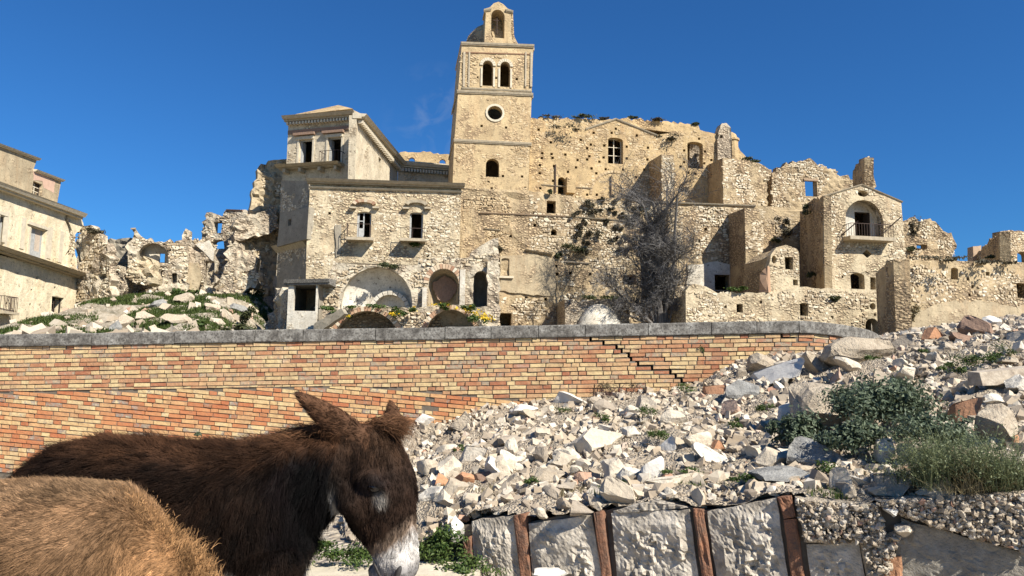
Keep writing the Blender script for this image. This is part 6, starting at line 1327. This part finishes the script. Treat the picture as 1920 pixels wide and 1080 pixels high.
for k, (x, y, w_, h_, yl, lb) in enumerate(((645,593,50,18,30,'flowering growth left of the left brick arch'),(700,578,90,12,0,'green growth along the crown of the left brick arch'),(745,590,40,26,30,'green and yellow growth between the two brick arches'),(825,577,60,16,40,'yellow flowering growth below the brick niche'),(878,583,40,22,25,'green growth over the right brick arch'),(902,598,44,30,110,'bright yellow flowering bush at the right brick arch'),(777,582,26,12,40,'small yellow flowers on the pier between the arches'),(616,580,40,12,0,'green growth on the slab left of the arches'))):
    hshrub(x, y, 48.9, w_, h_, 300, .11, M['weed'], lb, 'plant', None, flowers=yl or None, flowmat=M['yellow'])
GV = 'dry ivy clumps on the terrace wall'
vin = [(1098,385),(1108,400),(1098,420),(1088,445),(1100,460),(1090,475),(1076,405),(1125,378),(1150,378),(1175,384),(1200,388),(1220,385),(1140,400),(1165,408),(1190,402),(1212,410),(1140,420),(1158,432),(1180,425),(1205,432),(1222,425),(1150,452),(1172,448),(1196,452),(1214,456),(1165,470),(1205,478),(1222,480),(1080,430),(1108,440),(1183,415),(1225,440)]
for k, (x, y) in enumerate(vin):
    s_ = rr.uniform(18, 34); q = BW.uv(x, y); p = BW.at(q[0], .15, q[1]); kk = p.y/F; shrub('ivy_clump', p, (s_*kk*.5, .28, s_*kk*.42), 190, .12, M['vine'], 'dry brown ivy clump clinging to the terrace wall', 'ivy', GV)
def wshrub(pl, x, y, w_, h_, mat, lb, n=260, off=.25):
    q = pl.uv(x, y); p = pl.at(q[0], off, q[1]); kk = p.y/F; shrub('bush', p, (w_*kk/2, w_*kk*.3, h_*kk/2), n, .12, M[mat], lb, 'bush')
for q in ((BW,1058,470,70,18,'bush','olive bush on the ledge of the terrace wall'),(BW,1045,482,14,24,'bush','narrow bush hanging from the ledge'),(BW,1030,362,14,10,'bush','little bush on the terrace edge'),(MF,772,460,30,22,'weed','green plant under the right balcony of the central house'),(VP,728,500,44,16,'bush','dark bush over the white plaster niche'),(NV,1060,243,70,16,'vine','dry growth on the ruined church wall below the roof'),(NV,1246,262,46,18,'vine','brown bush between the two church gables'),(NV.moved(-.5),1030,224,50,8,'vine','low growth on the church roof beside the tower'),(NV.moved(-.6),1085,224,60,9,'bush','green growth along the church roof edge'),(NV.moved(-.5),1130,226,36,7,'vine','dry tufts on the roof edge left of the gable'),(NV.moved(-4.4),1180,224,26,10,'bush','green tuft right of the church gable'),(NV.moved(-4.4),1298,236,24,9,'bush','tuft at the end of the church rear wall'),(NV.moved(-4.4),1228,229,50,7,'vine','dry tufts on the church rear wall'),(SA.moved(-.6),1405,304,40,14,'bush','green tuft on the side chapel top'),(BW,1472,425,44,40,'vine','grey brush hanging on the wall beside the chapel'),(BW,1458,455,30,16,'bush','green bush above the small gabled house'),(BW,1470,440,30,30,'vine','dry tangle on the wall right of the tall buttress'),(CL,1522,400,24,30,'bush','green plant on the shaded chapel side'),(CL,1530,520,26,24,'bush','bush at the foot of the shaded chapel side'),(LW,1560,562,36,16,'bush','dark bush growing out of the low wall'),(LW,1385,545,50,10,'weed','grass on top of the low wall'),(BR,1712,440,40,50,'vine','grey dry brush in front of the sloping ruin'),(BR,1710,470,26,12,'bush','olive bush on the sloping ruin'),(FBf,1740,490,110,9,'vine','dry brush along the roof edge of the low building'),(FBf,1850,495,110,9,'vine','dry brush at the right on the low building roof'),(FAf,1868,484,44,12,'bush','bushes in front of the far right ruin'),(VP,1120,560,60,12,'bush','growth behind the plaster vault'),(BW,1148,562,40,14,'bush','green bush at the left foot of the bare tree'),(FBf,1700,600,60,60,'drygrass','dry tangled brush at the corner of the low building'),(BW,935,470,12,22,'vine','small plant on the broken pier')): wshrub(*q)
# ---- the bare grey tree in front of the terrace wall
rt = random.Random(12); tb = at(1238, 606, 55); te = empty('bare_tree', tb, 'bare grey tree with dense fine twigs in front of the terrace wall', 'tree'); tm = MB(); cm = MB()
def grow(p, d, L_, r_, lev, up):
    pts = [p]; n_ = 4
    for i in range(n_):
        d = (d + Vector((rt.gauss(0, .12), rt.gauss(0, .12), rt.gauss(0, .08)+up))).normalized(); p = p + d*(L_/n_); pts.append(p)
    rad = [r_*(1-.5*i/n_) for i in range(n_+1)]; (tm if lev < 2 else cm).tube(pts, rad, 6 if lev < 2 else 3)
    if lev >= 4: return
    for _ in range((8, 7, 6, 5)[lev]):
        i = rt.randint(1, n_); q = pts[i]; a = d.orthogonal().normalized(); a.rotate(Matrix.Rotation(rt.uniform(0, 6.28), 3, d)); nd = (d*rt.uniform(.5, 1.1) + a*rt.uniform(.5, 1.0)).normalized(); grow(q, nd, L_*(rt.uniform(.16, .30) if lev == 0 and L_ > 4.5 else rt.uniform(.3, .5) if lev == 0 else rt.uniform(.45, .7)), max(.012, r_*.42), lev+1, up*.8)
for x_, dx, dz, L_, r_ in ((0,.0,1,9.2,.20),(.2,.03,1,9.0,.17),(.45,.05,1,8.0,.15),(-.2,-.02,1,6.4,.15),(.3,.02,1,9.8,.15),(.6,.06,1,5.2,.12),(.1,0,1,5.4,.12),(-.1,.02,1,9.6,.13),(.35,0,1,8.8,.13),(-.3,-.4,.9,4.2,.12),(.7,.35,.9,3.0,.10),(-.5,-.95,.5,3.8,.11),(-.4,-.7,.66,3.6,.1),(-.4,-.85,.35,3.2,.1)): grow(Vector((x_, rt.uniform(-.3, .3), -.2)), Vector((dx, rt.uniform(-.1, .1), dz)).normalized(), L_, r_, 0, .04)
tm.build('trunk', M['bark'], te, MW[te]); cm.build('crown', M['twig'], te, MW[te])
# thin brush of the same grey standing behind the tree base
rt = random.Random(40); p0 = at(1300, 600, 54.4); e = empty('bare_shrub', p0, 'low bare grey shrub right of the bare tree base', 'shrub'); cm = MB(); tm = MB()
for _ in range(5): grow(Vector((rt.uniform(-1, 1), rt.uniform(-.3, .3), -.2)), Vector((rt.uniform(-.5, .5), 0, 1)).normalized(), 1.3, .04, 1, .02)
tm.build('stem', M['bark'], e, MW[e]); cm.build('twigs', M['twig'], e, MW[e])
